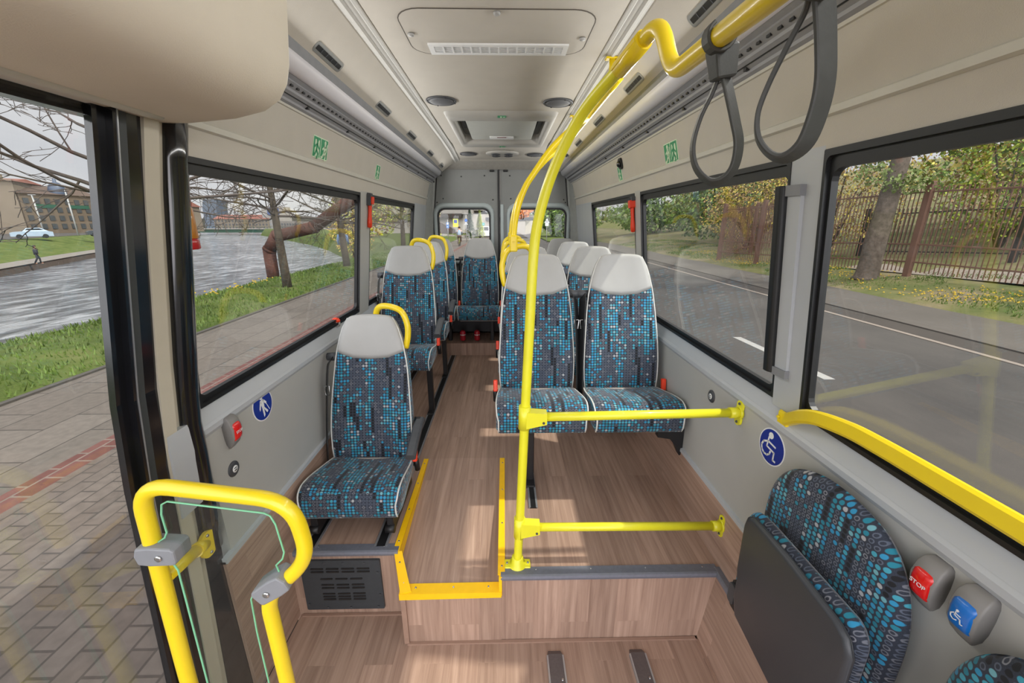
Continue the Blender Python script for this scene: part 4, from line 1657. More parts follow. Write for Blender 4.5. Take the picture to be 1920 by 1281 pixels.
NP = [(.038, .0), (.038, .004), (.022, .0045), (.0, .006), (-.008, .004), (-.010, -.006), (-.008, -.016), (.004, -.018), (.004, -.0)]
nosing('long grey step nosing under the yellow pole', NP, lambda u, v: (-.02, 1.237 + u, ZP + v), lambda u, v: (.845, 1.237 + u, ZP + v), [(x, 1.262, ZP + .004) for x in (.12, .34, .56, .79)])
nosing('grey step nosing in front of the low single seat', NP, lambda u, v: (-.895, 1.37 + u, ZP + v), lambda u, v: (-.455, 1.37 + u, ZP + v), [(x, 1.395, ZP + .004) for x in (-.8, -.52)])
nosing('short grey nosing on the wheel box beside the folded seat', NP, lambda u, v: (.838 + u * .7, 1.26, ZP + v), lambda u, v: (.838 + u * .7, -.6, ZP + v), [(.855, 1.17, ZP + .004)])

# dark vent plate in the riser
o = empty('vent_plate', 'dark slotted vent plate in the riser under the low seat', 'vent plate', (-.70, 1.36, -1.49))
b = MB()
b.prism(rrect(-.872, -.535, -1.632, -1.366, .006, 3), lambda x, z: (x, 1.359, z), lambda x, z: (x, 1.372, z))
part(b, 'plate', PLATE, o)
b = MB()
for z, x0, x1, n in ((-1.408, -.835, -.575, 4), (-1.424, -.835, -.575, 4), (-1.462, -.80, -.61, 3), (-1.494, -.80, -.605, 3), (-1.511, -.80, -.605, 3), (-1.543, -.80, -.605, 3), (-1.559, -.80, -.605, 3), (-1.574, -.80, -.605, 3)):
    w = (x1 - x0) / n
    for k in range(n):
        b.prism(rrect(x0 + k * w + .005, x0 + (k + 1) * w - .005, z - .0045, z + .0045, .004, 3), lambda x, z: (x, 1.3575, z), lambda x, z: (x, 1.3595, z))
part(b, 'slots', BLACK, o)
b = MB()
for x, z in ((-.86, -1.38), (-.77, -1.378), (-.69, -1.378), (-.60, -1.378), (-.548, -1.43), (-.548, -1.55), (-.56, -1.618), (-.68, -1.62), (-.78, -1.62), (-.86, -1.6)):
    b.lathe([(.005, 0), (.004, -.004)], (x, 1.359, z), (0, 1, 0), 8)
part(b, 'bolts', DGREY, o)

# seat rails and wheelchair tracks
for x, y0, w, lb in ((-.535, 1.392, .046, 'black floor rail beside the aisle under the single seats'), (-.835, 1.392, .046, 'black floor rail near the wall under the single seats'),
                     (.135, 1.62, .034, 'black floor rail under the aisle seats of the pairs')):
    b = MB()
    b.box((x, (y0 + 3.95) / 2, ZP + .003), (w, 3.95 - y0, .006))
    o = tag(b.build('seat_rail', BLACK, loc=(x, 2.6, ZP)), lb, 'floor rail', 'black floor rails')
    b = MB()
    for k in (-1, 1):
        b.box((x + k * w / 2, (y0 + 3.95) / 2, ZP + .004), (.009, 3.95 - y0, .008))
    part(b, 'bright_edge', ALU, o)
TRK = mat('track_cover', (92, 84, 84), .45, .2, var=.1, scale=120)
for x, lb in ((.195, 'flat grey anchor track in the low floor, below the yellow pole'), (.527, 'flat grey anchor track in the low floor, nearer the folded seat')):
    b = MB()
    b.loft([[(x - w, y, ZF), (x - w * .92, y, ZF + h), (x + w * .92, y, ZF + h), (x + w, y, ZF)] for y, w, h in ((1.188, .026, .003), (1.17, .031, .012), (-.9, .031, .012))], smooth=False)
    o = tag(b.build('anchor_track', TRK, loc=(x, .5, ZF)), lb, 'floor track', 'anchor tracks')
    b = MB()
    b.box((x - .031, .13, ZF + .007), (.006, 2.07, .014))
    b.box((x + .031, .13, ZF + .007), (.006, 2.07, .014))
    part(b, 'bright_edge', ALU, o)
    b = MB()
    b.lathe([(.006, 0), (.004, .003)], (x + .018, 1.075, ZF + .012), (0, 0, 1), 8)
    part(b, 'stud', CHROME, o)

# ------------------------------------------------------------------ folded tip-up seats on the road-side wall
def rounded_slab(outline, x0, x1, r, n=4):
    """thick pad with rolled edges, outline in (y, z), from x0 (wall side) to x1 (aisle side)"""
    cy = sum(p[0] for p in outline) / len(outline)
    cz = sum(p[1] for p in outline) / len(outline)
    R = []
    steps = [(0, 1.0)]
    rings = []
    sgn = 1 if x1 > x0 else -1
    for k in range(n + 1):
        a = PI / 2 * k / n
        rings.append((x0 + (x1 - x0) * .62 * k / n, .045 * (1 - k / n) ** 1.2))
    for k in range(n + 1):
        a = PI / 2 * k / n
        rings.append((x1 - sgn * r * (1 - math.sin(a)), r * (1 - math.cos(a))))
    for x, ins in rings:
        q = []
        for y, z in outline:
            d = Vector((cy - y, cz - z))
            L = d.length
            q.append((x, y + d.x / L * ins, z + d.y / L * ins))
        R.append(q)
    return R


def tipup(dy, label):
    o = empty('tip_up_seat', label, 'seat', (.84, .80 + dy, -.9), 'folded tip-up seats')
    sp = spline([Vector((y, z, 0)) for y, z in ((1.015, -1.12), (1.025, -1.0), (1.032, -.86), (1.025, -.77), (.995, -.70), (.94, -.655), (.86, -.628), (.77, -.628), (.69, -.650), (.63, -.71), (.598, -.80), (.592, -.92), (.60, -1.04), (.615, -1.13))], 4)
    ol = [(p.x + dy, p.y) for p in sp]
    b = MB()
    b.loft(rounded_slab(ol, .872, .80, .03))
    part(b, 'back_pad', FABH, o, uvmode='wallseat')
    b = MB()
    b.loft(rounded_slab(rrect(.588 + dy, .985 + dy, -1.18, -.806, .05, 6), .785, .722, .022))
    part(b, 'seat_pad', FABH, o, uvmode='wallseat')
    b = MB()
    ol2 = [(.575 + dy, -1.19), (.575 + dy, -.85), (.592 + dy, -.818), (.62 + dy, -.806), (.78 + dy, -.793), (.92 + dy, -.796), (.944 + dy, -.812), (.950 + dy, -.84), (.946 + dy, -1.0), (.938 + dy, -1.03), (.935 + dy, -1.10), (.915 + dy, -1.15), (.70 + dy, -1.185)]
    b.loft(rounded_slab(ol2, .724, .693, .014, 3))
    part(b, 'underside_panel', mat('underside_grey', (54, 57, 62), .38, var=.03, scale=8, bump=.1, bscale=600), o)
    b = MB()
    b.prism(rrect(.925 + dy, .970 + dy, -1.165, -1.065, .012, 4), lambda y, z: (.712, y, z), lambda y, z: (.80, y, z))
    hb = part(b, 'hinge', BLACK, o)
    b = MB()
    b.prism(rrect(.945 + dy, .975 + dy, -1.15, -1.08, .01, 3), lambda y, z: (.706, y, z), lambda y, z: (.716, y, z))
    part(b, 'hinge_slot', DGREY, hb)
    b = MB()
    b.box((.835, .80 + dy, -1.12), (.06, .34, .06), bev=.006)
    part(b, 'wall_mount', LEGB, o)


tipup(0, 'folded tip-up seat with dark plastic underside below the wheelchair sticker')
tipup(-.515, 'second folded tip-up seat, only its pad showing at the bottom corner')

# things stowed under the rear bench
b = MB()
b.box((-.05, 4.50, -1.06), (1.4, .30, .27), bev=.02)
o = tag(b.build('storage_box', BLACK, loc=(-.05, 4.5, -1.2)), 'long black storage box under the rear bench', 'box')
for x, lb in ((-.44, 'small red strapped canister under the rear bench, nearer the river side'), (-.29, 'small red strapped canister under the rear bench, nearer the aisle leg')):
    b = MB()
    b.lathe([(.022, 0), (.030, .012), (.030, .09), (.02, .105), (.012, .11)], (x, 4.05, -1.19), (0, 0, 1), 16)
    o = tag(b.build('canister', mat('dark_red', (170, 30, 44), .4), loc=(x, 4.05, -1.19)), lb, 'canister', 'red canisters')
    b = MB()
    b.lathe([(.031, .06), (.031, .068)], (x, 4.05, -1.19), (0, 0, 1), 16)
    part(b, 'strap', SIGNW, o)
# ------------------------------------------------------------------ outside
ZRD, ZPV, ZWT = -2.1, -2.0, -4.5


def dk(c, k=.33):
    return tuple(v * k for v in lin(c)[:3]) + (1.0,)


def ground_mat(name, cols, scale, rough=.9, detail=5, bump=.3, bscale=None, spec=.3):
    t = NT(name)
    tc = t.n('ShaderNodeTexCoord')
    nz = t.n('ShaderNodeTexNoise')
    nz.inputs['Scale'].default_value = scale
    nz.inputs['Detail'].default_value = detail
    nz.inputs['Roughness'].default_value = .65
    t.l(tc, 'Object', nz, 'Vector')
    c = t.ramp(nz.outputs[0], [(.3 + .4 * i / (len(cols) - 1), dk(k)) for i, k in enumerate(cols)])
    t.t.links.new(c, t.b.inputs['Base Color'])
    t.b.inputs['Roughness'].default_value = rough
    t.b.inputs['Specular IOR Level'].default_value = spec
    n2 = t.n('ShaderNodeTexNoise')
    n2.inputs['Scale'].default_value = bscale or scale * 8
    n2.inputs['Detail'].default_value = 3
    t.l(tc, 'Object', n2, 'Vector')
    b = t.n('ShaderNodeBump')
    b.inputs['Strength'].default_value = bump
    b.inputs['Distance'].default_value = .02
    t.l(n2, 0, b, 'Height')
    t.l(b, 0, t.b, 'Normal')
    return t.m


def paver_mat(name, c1, c2, mortar, bw, rh, off=.5, ms=.006, rot=PI / 2):
    t = NT(name)
    tc = t.n('ShaderNodeTexCoord')
    mp = t.n('ShaderNodeMapping')
    mp.inputs['Rotation'].default_value = (0, 0, rot)
    t.l(tc, 'Object', mp, 0)
    br = t.n('ShaderNodeTexBrick')
    br.offset = off
    br.inputs['Color1'].default_value = dk(c1)
    br.inputs['Color2'].default_value = dk(c2)
    br.inputs['Mortar'].default_value = dk(mortar)
    br.inputs['Scale'].default_value = 1
    br.inputs['Mortar Size'].default_value = ms
    br.inputs['Brick Width'].default_value = bw
    br.inputs['Row Height'].default_value = rh
    t.l(mp, 0, br, 'Vector')
    nz = t.n('ShaderNodeTexNoise')
    nz.inputs['Scale'].default_value = 14
    nz.inputs['Detail'].default_value = 6
    t.l(tc, 'Object', nz, 'Vector')
    mx = t.n('ShaderNodeMix', data_type='RGBA', blend_type='MULTIPLY')
    mx.inputs[0].default_value = 1
    t.l(br, 'Color', mx, 6)
    t.t.links.new(t.ramp(nz.outputs[0], [(.3, (.82, .82, .82, 1)), (.7, (1.12, 1.12, 1.12, 1))]), mx.inputs[7])
    t.t.links.new(mx.outputs[2], t.b.inputs['Base Color'])
    t.b.inputs['Roughness'].default_value = .85
    bp = t.n('ShaderNodeBump')
    bp.inputs['Strength'].default_value = .5
    bp.inputs['Distance'].default_value = .01
    bp.invert = True
    t.l(br, 'Fac', bp, 'Height')
    t.l(bp, 0, t.b, 'Normal')
    return t.m


def emat(name, rgb, *a, **k):
    d = dk(rgb, k.pop('k', .42))
    inv = tuple(round(255 * (v * 12.92 if v <= .0031308 else 1.055 * v ** (1 / 2.4) - .055)) for v in d[:3])
    return mat(name, inv, *a, **k)


GRASSM = ground_mat('grass_ground', [(92, 114, 38), (124, 146, 58), (154, 160, 88)], .9, bump=.8, bscale=30)
BLADE = mat('grass_blade', (82, 102, 34), .7, var=.35, scale=2)
EARTHM = ground_mat('grass_earth', [(120, 136, 62), (160, 156, 96), (200, 176, 146)], .7, bump=.7, bscale=20)
ASPH = ground_mat('asphalt', [(104, 100, 98), (120, 115, 111), (132, 126, 121)], .35, bump=.4, bscale=160)
WALK = ground_mat('asphalt_walk', [(132, 124, 116), (148, 140, 132)], .6, bump=.3, bscale=120)
KERBM = emat('kerb_stone', (104, 98, 92), .85, var=.1, scale=6)
BARK = ground_mat('bark', [(104, 92, 78), (150, 134, 112)], 9, bump=.8)
TWIG = emat('twig', (76, 66, 60), .85, var=.15, scale=4, k=.8)
STONE = emat('river_wall_stone', (112, 96, 86), .9, var=.15, scale=2)
PALEC = emat('pale_concrete', (164, 156, 146), .85, var=.06, scale=.6)


def slab(name, poly, z, m, th=.05):
    b = MB()
    b.xy(poly, z - th, z)
    return struct(b.build(name, m, loc=(0, 0, 0)))


# river side
slab('brick_pavement', [(-3.62, -12), (-1.15, -12), (-1.15, 70), (-3.62, 70)], ZPV, paver_mat('brick_pavers', (144, 130, 120), (162, 148, 138), (112, 102, 95), .245, .122, .5, .007))
slab('red_paver_row', [(-3.86, -12), (-3.62, -12), (-3.62, 70), (-3.86, 70)], ZPV, paver_mat('red_pavers', (142, 84, 76), (162, 106, 98), (176, 156, 144), .24, .29, .5, .010))
slab('slab_path', [(-5.72, -12), (-3.86, -12), (-3.86, 70), (-5.72, 70)], ZPV, paver_mat('concrete_slabs', (146, 135, 125), (160, 149, 139), (98, 90, 84), .92, .465, .37, .008))
slab('kerb', [(-5.80, -12), (-5.72, -12), (-5.72, 70), (-5.80, 70)], ZPV + .025, KERBM, .1)


def offs(line, d):
    """offset a 2-D polyline to its left by d"""
    out = []
    for i, p in enumerate(line):
        a, b = line[max(0, i - 1)], line[min(len(line) - 1, i + 1)]
        t = Vector((b[0] - a[0], b[1] - a[1])).normalized()
        out.append((p[0] - t.y * d, p[1] + t.x * d))
    return out


def strip(name, rows, m, th=.3, kind='structure'):
    """surface between successive polylines, rows of (points, z)"""
    b = MB()
    n = len(rows[0][0])
    V = [(x, y, z) for pts, z in rows for x, y in pts]
    F = [(i * n + k, i * n + k + 1, (i + 1) * n + k + 1, (i + 1) * n + k) for i in range(len(rows) - 1) for k in range(n - 1)]
    b.add(V, F)
    o = b.build(name, m, recalc=False)
    o['kind'] = kind
    return o


near = [(-9.1, -14), (-9.1, 6), (-9.1, 16), (-9.2, 26), (-9.6, 36), (-14, 46), (-21, 58), (-28.7, 72), (-39.5, 89), (-52.5, 107), (-66, 126), (-90, 158)]
strip('river_verge', [([(-5.8, y) for x, y in near], ZPV), ([(-7.4, y) for x, y in near], ZPV + .05), (near, ZPV - .10), (offs(near, .9), -2.9), (offs(near, 2.2), ZWT - .2)], GRASSM)
land = [(max(-7.4, x), y) for x, y in near]
strip('river_terrace', [([(-5.8, y) for x, y in near[5:]], ZPV + .02), (offs(near[5:], -14), ZPV + .06), (offs(near[5:], -5), -3.2), (offs(near[5:], -4.9), -3.7), (offs(near[5:], -.2), -3.8), (offs(near[5:], 0), -4.6)], PALEC)
far = [(-16, -16), (-30, 11), (-43.5, 35.4), (-54.3, 54.3), (-72, 88), (-92, 126), (-116, 160), (-150, 200)]
strip('river_wall', [(far, ZWT - .3), (offs(far, .2), -3.9), (offs(far, 3.2), -3.85)], STONE)
strip('far_promenade', [(offs(far, .1), -3.86), (offs(far, 2.6), -3.84)], PALEC)
strip('far_bank', [(offs(far, 2.4), -3.9), (offs(far, 9.5), -2.45), (offs(far, 12), -2.25)], GRASSM)
strip('far_street', [(offs(far, 11.5), -2.26), (offs(far, 24), -2.2), (offs(far, 240), -2.2)], ASPH)
# river
t = NT('river_water')
tc = t.n('ShaderNodeTexCoord')
mp_ = t.n('ShaderNodeMapping')
mp_.inputs['Scale'].default_value = (.62, .20, 1)
mp_.inputs['Rotation'].default_value = (0, 0, -.35)
t.l(tc, 'Object', mp_, 0)
n1 = t.n('ShaderNodeTexNoise')
n1.inputs['Scale'].default_value = 2.0
n1.inputs['Detail'].default_value = 7
n1.inputs['Roughness'].default_value = .6
n1.inputs['Distortion'].default_value = .4
t.l(mp_, 0, n1, 'Vector')
bp = t.n('ShaderNodeBump')
bp.inputs['Strength'].default_value = .9
bp.inputs['Distance'].default_value = .30
t.l(n1, 0, bp, 'Height')
t.l(bp, 0, t.b, 'Normal')
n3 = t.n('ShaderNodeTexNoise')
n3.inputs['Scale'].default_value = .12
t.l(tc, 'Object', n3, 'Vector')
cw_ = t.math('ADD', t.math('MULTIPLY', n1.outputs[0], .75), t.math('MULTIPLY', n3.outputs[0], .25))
t.t.links.new(t.ramp(cw_, [(.36, (34, 36, 40)), (.5, (88, 90, 95)), (.62, (150, 152, 156))]), t.b.inputs['Base Color'])  # ripples' bright and dark sky reflections painted into the base colour
t.b.inputs['Roughness'].default_value = .16
t.b.inputs['IOR'].default_value = 1.36
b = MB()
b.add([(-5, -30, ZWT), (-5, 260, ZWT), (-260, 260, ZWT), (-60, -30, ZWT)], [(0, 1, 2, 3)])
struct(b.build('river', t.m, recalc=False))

# road side
slab('road', [(-1.15, -25), (7.9, -25), (7.9, 300), (-1.15, 300)], ZRD, ASPH)
slab('road_edge_line', [(7.86, -25), (7.98, -25), (7.98, 200), (7.86, 200)], ZRD + .012, emat('edge_pale', (182, 168, 156), .9))
slab('gutter_strip', [(7.98, -25), (8.62, -25), (8.62, 200), (7.98, 200)], ZRD + .015, emat('gutter_dark', (84, 75, 68), .9, var=.08, scale=2))
slab('sidewalk', [(8.60, -25), (11.0, -25), (11.0, 200), (8.60, 200)], ZRD + .04, WALK, .1)
for k, y in enumerate((-3.0, 5.1, 13.2, 21.3, 29.4)):
    b = MB()
    b.xy([(4.46, y), (4.62, y), (4.52, y + 2.15), (4.37, y + 2.15)], ZRD - .01, ZRD + .004)
    struct(b.build('road_marking', emat('road_paint', (214, 212, 206), .8, var=.05, scale=8)))


def hz(x, y):
    """height of the road-side slope"""
    r = 0
    if x > 11:
        r = min(1, (x - 11) / 2.2) * .30
    if x > 14:
        r += (x - 14) * .10
    if x > 26:
        r += (x - 26) * .12
    return ZRD + .07 + r + .05 * math.sin(x * 1.3 + y * .7)


b = MB()
xs_, ys_ = [10.4, 11.0, 12, 13, 14, 16, 19, 23, 28, 36, 50, 80], [-20 + 3 * k for k in range(60)]
V = [(x + .10 * math.sin(y * 1.9) * (10.9 < x < 11.2), y, hz(x, y) if x > 10.9 else ZRD - .12) for x in xs_ for y in ys_]
F = [(i * 60 + k, i * 60 + k + 1, (i + 1) * 60 + k + 1, (i + 1) * 60 + k) for i in range(len(xs_) - 1) for k in range(59)]
b.add(V, F, True)
struct(b.build('roadside_slope', EARTHM, recalc=False))
b = MB()
b.add([(15.9, -4, 0), (15.7, 2, 0), (15.1, 6, 0), (14.5, 10, 0), (13.9, 14, 0), (13.6, 16, 0), (15.2, 16.5, 0), (16.2, 13, 0), (17.4, 9, 0), (18.8, 5, 0), (20.4, 1, 0), (22.4, -4, 0)], [(0, 1, 10, 11), (1, 2, 9, 10), (2, 3, 8, 9), (3, 4, 7, 8), (4, 5, 6, 7)])
b.v = [(x, y, hz(x, y) + .025) for x, y, z in b.v]
struct(b.build('park_path', emat('pale_path', (196, 180, 166), .9, var=.06, scale=1.5, k=.34), recalc=False))
slab('road_verge', [(5.0, 47), (60, 40), (60, 160), (6.2, 140)], ZRD + .12, GRASSM, .1)
slab('traffic_island', [(-5.6, 52.6), (-3.4, 52.2), (-3.3, 60), (-5.8, 62)], ZRD + .12, GRASSM, .1)
slab('side_street', [(-14, 70), (-1.1, 70), (-1.1, 300), (-60, 300)], ZRD + .02, ASPH)

# short grass blades on both verges
def blades(name, n, gen, h, m, label):
    b = MB()
    for i in range(n):
        x, y, z = gen()
        a = rnd.uniform(0, PI)
        k = h * rnd.uniform(.5, 1.3)
        dx, dy = math.cos(a) * .012 * (1 + abs(y) * .05), math.sin(a) * .012 * (1 + abs(y) * .05)
        lx, ly = rnd.uniform(-.5, .5) * k, rnd.uniform(-.5, .5) * k
        b.add([(x - dx, y - dy, z), (x + dx, y + dy, z), (x + lx, y + ly, z + k)], [(0, 1, 2)])
    o = b.build(name, m, recalc=False)
    tag(o, label, 'grass', kind='stuff')


def g_left():
    y = -2 + 30 * rnd.random() ** 1.6
    x = rnd.uniform(-9.1, -5.82)
    return x, y, ZPV + (.05 if x > -8.2 else .05 - (-8.2 - x) * .12) - .03


def clump(x, y, f):
    return math.sin(x * f + 1.3 * math.sin(y * f * .6)) + math.sin(y * f * 1.1 + x * .7)


def g_right():
    while True:
        y = rnd.uniform(2, 40)
        x = rnd.uniform(11.1, 16)
        if clump(x, y, 1.7) > -.1:
            return x, y, hz(x, y) - .01


blades('grass', 16000, g_left, .085, BLADE, 'short green grass along the river bank')
blades('grass', 14000, g_right, .085, BLADE, 'patchy green grass on the slope below the fence')
DAND = emat('dandelion_yellow', (238, 200, 20), .7, var=.08, scale=20)
b = MB()
for i in range(1500):
    if i < 900:
        while True:
            y = rnd.uniform(3, 26)
            x = rnd.uniform(11.2, 13.6)
            if clump(x, y, 1.1) + rnd.uniform(-.9, .9) > .5: break
        z = hz(x, y) + .07
    else:
        y, x = rnd.uniform(24, 52), rnd.uniform(11.5, 17)
        z = hz(x, y) + .08
    r = rnd.uniform(.016, .030)
    b.lathe([(r, 0), (r * .6, .010), (0, .013)], (x, y, z), (rnd.uniform(-.3, .3) - .3, rnd.uniform(-.3, .3) - .4, 1), 6, False)
tag(b.build('dandelions', DAND, recalc=False), 'yellow dandelion flowers scattered over the road-side slope', 'flowers', kind='stuff')
b = MB()
for i in range(40):
    x, y = rnd.uniform(-9.0, -8.2), rnd.uniform(10.5, 15)
    b.lathe([(.03, 0), (.015, .012), (0, .015)], (x, y, ZPV + .06), (.3, -.4, 1), 6, False)
tag(b.build('dandelions', DAND, recalc=False), 'few yellow dandelions at the top of the river bank', 'flowers', kind='stuff')


# ---- trees
def bare_tree(label, base, H, r0, seed, lean=(0, 0), fork=1.6, spread=1.0, group='bare riverside trees', maxd=6, twigs=True):
    R_ = random.Random(seed)
    o = empty('bare_tree', label, 'tree', base, group)
    tr, br = MB(), MB()
    B = Vector(base)
    pth, rad = [], []
    for k in range(9):
        t_ = k / 8
        pth.append(B + Vector((lean[0] * t_ + .06 * math.sin(3 * t_ + seed), lean[1] * t_ + .05 * math.sin(2 * t_ + seed), H * t_)))
        rad.append(r0 * (1.12 - .80 * t_))
    tr.tube(pth, rad, 9)
    part(tr, 'trunk', BARK, o)

    def grow(p, d, L, r, depth):
        pts, rr = [p], [r]
        n = 6 if depth < 3 else 4
        for k in range(n):
            d = (d + Vector((R_.uniform(-.22, .22), R_.uniform(-.22, .22), R_.uniform(-.15, .17)))).normalized()
            p = p + d * (L / n)
            pts.append(p)
            rr.append(max(.0062, r * (1 - .66 * (k + 1) / n)))
        br.tube(pts, rr, 6 if depth < 2 else (4 if depth < 3 else 3), caps=False)
        if depth >= maxd:
            return
        nb = 4 if depth < 3 else 2
        for k in range(nb):
            i = min(n - 1, 1 + int((k + .6) * n / (nb + .1)))
            q = pts[i]
            ax = Vector((R_.uniform(-1, 1), R_.uniform(-1, 1), R_.uniform(-.6, .7))).normalized()
            nd = (d + ax * .9).normalized()
            grow(q, nd, L * R_.uniform(.40, .64), max(.0075, rr[i] * .60), depth + 1)

    nbr = 18
    for k in range(nbr):
        t_ = fork / H + (1 - fork / H) * (k / (nbr - 1)) ** 2.1
        i = min(7, int(t_ * 8))
        q = pth[i].lerp(pth[i + 1], t_ * 8 - i) if t_ < 1 else pth[8]
        a = k * 2.4 + R_.uniform(-.4, .4)
        up = .10 + 1.0 * (k / (nbr - 1)) ** 1.3
        d = Vector((math.cos(a) * spread, math.sin(a) * spread, up)).normalized()
        grow(q, d, H * .46 * (1.12 - .55 * t_) * spread, r0 * .33 * (1.1 - .6 * t_), 1)
    part(br, 'branches', TWIG, o)
    return o


bare_tree('bare tree by the door, its trunk hidden by the door frame', (-6.9, 7.75, ZPV), 6.4, .125, 5, fork=2.3, spread=1.15, maxd=5)
bare_tree('bare tree in the middle of the large river-side window', (-6.9, 12.87, ZPV), 5.4, .125, 12, lean=(-.35, .1), fork=2.2, spread=1.15, maxd=5)
bare_tree('bare tree beside the window post, behind the walker in blue', (-7.35, 19.2, ZPV), 6.6, .15, 23, lean=(-.35, .2), fork=2.0, maxd=5)
bare_tree('bare tree seen through the small rear river-side window', (-6.6, 27, ZPV), 6.5, .15, 31, fork=2.0, maxd=4)


def leaves(mb, c, rad, n, size, R_, shell=.45, squash=1.0):
    for i in range(n):
        while True:
            v = Vector((R_.uniform(-1, 1), R_.uniform(-1, 1), R_.uniform(-1, 1)))
            if shell < v.length <= 1: break
        v *= 1 + .18 * math.sin(v.x * 7 + c[0]) * math.sin(v.z * 6 + c[1])
        p = Vector(c) + Vector((v.x * rad[0], v.y * rad[1], v.z * rad[2]))
        a = Vector((R_.uniform(-1, 1), R_.uniform(-1, 1), R_.uniform(-1, 1))).normalized()
        u = a.orthogonal().normalized()
        w_ = a.cross(u)
        s_ = size * R_.uniform(.6, 1.4)
        mb.add([p - u * s_, p + w_ * s_ * .55, p + u * s_, p - w_ * s_ * .55], [(0, 1, 2, 3)])


LEAFS = {}
for nm, c in (('green', (88, 112, 44)), ('dark', (58, 76, 42)), ('spring', (138, 150, 52)), ('brown', (122, 98, 66)), ('pine', (44, 64, 46)), ('gold', (150, 136, 58)), ('orange', (196, 116, 52))):
    LEAFS[nm] = emat('leaf_' + nm, c, .75, var=.3, scale=1.6, k=1.3)


def bush(label, base, rad, cols, n, size, seed, name='bush', cat='bush', trunk=True, group=None):
    R_ = random.Random(seed)
    z0 = base[2]
    o = empty(name, label, cat, base, group)
    b = MB()
    for k in range(6 if trunk else 0):
        a = k * 1.05 + seed
        q = Vector(base) + Vector((math.cos(a) * rad[0] * .55, math.sin(a) * rad[1] * .55, rad[2] * (1.1 + .5 * R_.random())))
        b.tube(spline([Vector(base) + Vector((math.cos(a) * .08, math.sin(a) * .08, -.1)), Vector(base).lerp(q, .5) + Vector((0, 0, .2)), q], 4), [.05 - .004 * i for i in range(9)], 5)
    if trunk:
        part(b, 'stems', BARK, o)
    for ci, (cn, sh) in enumerate(cols):
        b = MB()
        leaves(b, (base[0], base[1], z0 + rad[2] * .98), (rad[0], rad[1], rad[2]), int(n * sh), size, R_, .35)
        part(b, 'foliage' if ci == 0 else 'sprays', LEAFS[cn], o, recalc=False)
    return o


TW = [('dark', .6), ('green', .4)]
bush('dark green thicket of bushes left of the fence corner', (17.5, 31, -1.2), (5.2, 4.0, 2.4), [('dark', .7), ('green', .3)], 5200, .16, 1, group='road-side bushes')
bush('brown and gold leafing shrub behind the fence corner', (15.2, 25.5, -1.5), (2.8, 2.6, 2.6), [('brown', .55), ('gold', .45)], 6000, .075, 2, group='road-side bushes')
bush('tall gold leafing shrub behind the fence in the middle window', (15.6, 19.5, -1.4), (2.5, 3.2, 3.4), [('gold', .5), ('brown', .5)], 8000, .065, 3, group='road-side bushes')
bush('mixed green shrub behind the fence, beside the thick trunk', (21.0, 17.0, -.9), (2.8, 3.0, 3.6), [('spring', .4), ('brown', .35), ('green', .25)], 8000, .072, 4, group='road-side bushes')
bush('broad brown and green shrub behind the fence at the right edge', (25.0, 9.5, -.5), (3.2, 5.4, 5.0), [('brown', .45), ('gold', .35), ('spring', .2)], 12000, .078, 5, group='road-side bushes')
bush('far green tree mass rising behind the fence posts', (28, 20, 0), (6, 8, 6.5), [('green', .5), ('gold', .5)], 7000, .24, 6, group='road-side bushes')
bush('green tree mass on the hill seen at the right edge', (27, 2, 0), (6, 8, 7), [('green', .5), ('brown', .5)], 7000, .24, 7, group='road-side bushes')
bush('gold leafing trees high behind the dark thicket', (24, 40, 0), (8, 6, 6.5), [('gold', .5), ('brown', .5)], 6000, .26, 8, group='road-side bushes')
bush('low dark hedge beyond the verge in the rear road-side window', (19, 52, -1.2), (7, 4, 2.2), [('dark', .6), ('green', .4)], 3600, .22, 9, group='road-side bushes')
bush('rounded green hedge seen through the right rear door', (9.5, 62, ZRD), (5, 4, 2.6), [('dark', .5), ('green', .5)], 4200, .24, 10, group='road-side bushes')
bush('small orange leafed tree seen through the right rear door', (2.6, 58, .6), (1.5, 1.5, 1.3), [('orange', 1)], 900, .16, 11, name='young_tree', cat='tree')

# thick trunk in front of the fence, with fresh sprays of leaves
o = empty('street_tree', 'thick grey trunk standing before the fence with fresh green sprays', 'tree', (12.5, 13.6, hz(12.5, 13.6)))
b = MB()
z0 = hz(12.5, 13.6)
b.tube(spline([(12.5, 13.6, z0 - .1), (12.52, 13.6, z0 + .3), (12.56, 13.62, z0 + 1.4), (12.66, 13.66, z0 + 2.6), (12.8, 13.7, z0 + 4.2), (13.0, 13.75, z0 + 6.5)], 4), [.42, .37, .34, .33, .32, .31, .31, .30, .30, .29, .28, .28, .27, .26, .25, .24, .22, .2, .2, .2, .2], 14)
for k in range(7):
    a = k * 2.4
    b.tube([(12.9 + .01 * k, 13.74, z0 + 5.2 + .18 * k), (13.0 + math.cos(a) * 1.0, 13.75 + math.sin(a) * 1.0, z0 + 6.4 + .3 * k), (13.0 + math.cos(a) * 2.2, 13.75 + math.sin(a) * 2.2, z0 + 7.0 + .35 * k)], [.09, .06, .02], 7)
part(b, 'trunk', ground_mat('rough_bark', [(128, 112, 98), (188, 170, 152)], 7, bump=1.0), o)
b = MB()
R_ = random.Random(4)
for k in range(9):
    a = k * 2.4
    leaves(b, (13.0 + math.cos(a) * 1.6, 13.75 + math.sin(a) * 1.6, z0 + 6.2 + .35 * k), (1.2, 1.2, .8), 260, .09, R_, .1)
for q in ((12.2, 13.3, z0 + 3.0), (11.8, 13.5, z0 + 3.3), (12.7, 12.9, z0 + 2.9), (12.0, 13.9, z0 + 3.7), (12.9, 13.0, z0 + 3.2)):
    leaves(b, q, (.55, .5, .28), 130, .06, R_, .1)
part(b, 'foliage', emat('fresh_leaf', (138, 160, 70), .7, var=.15, scale=3), o, recalc=False)

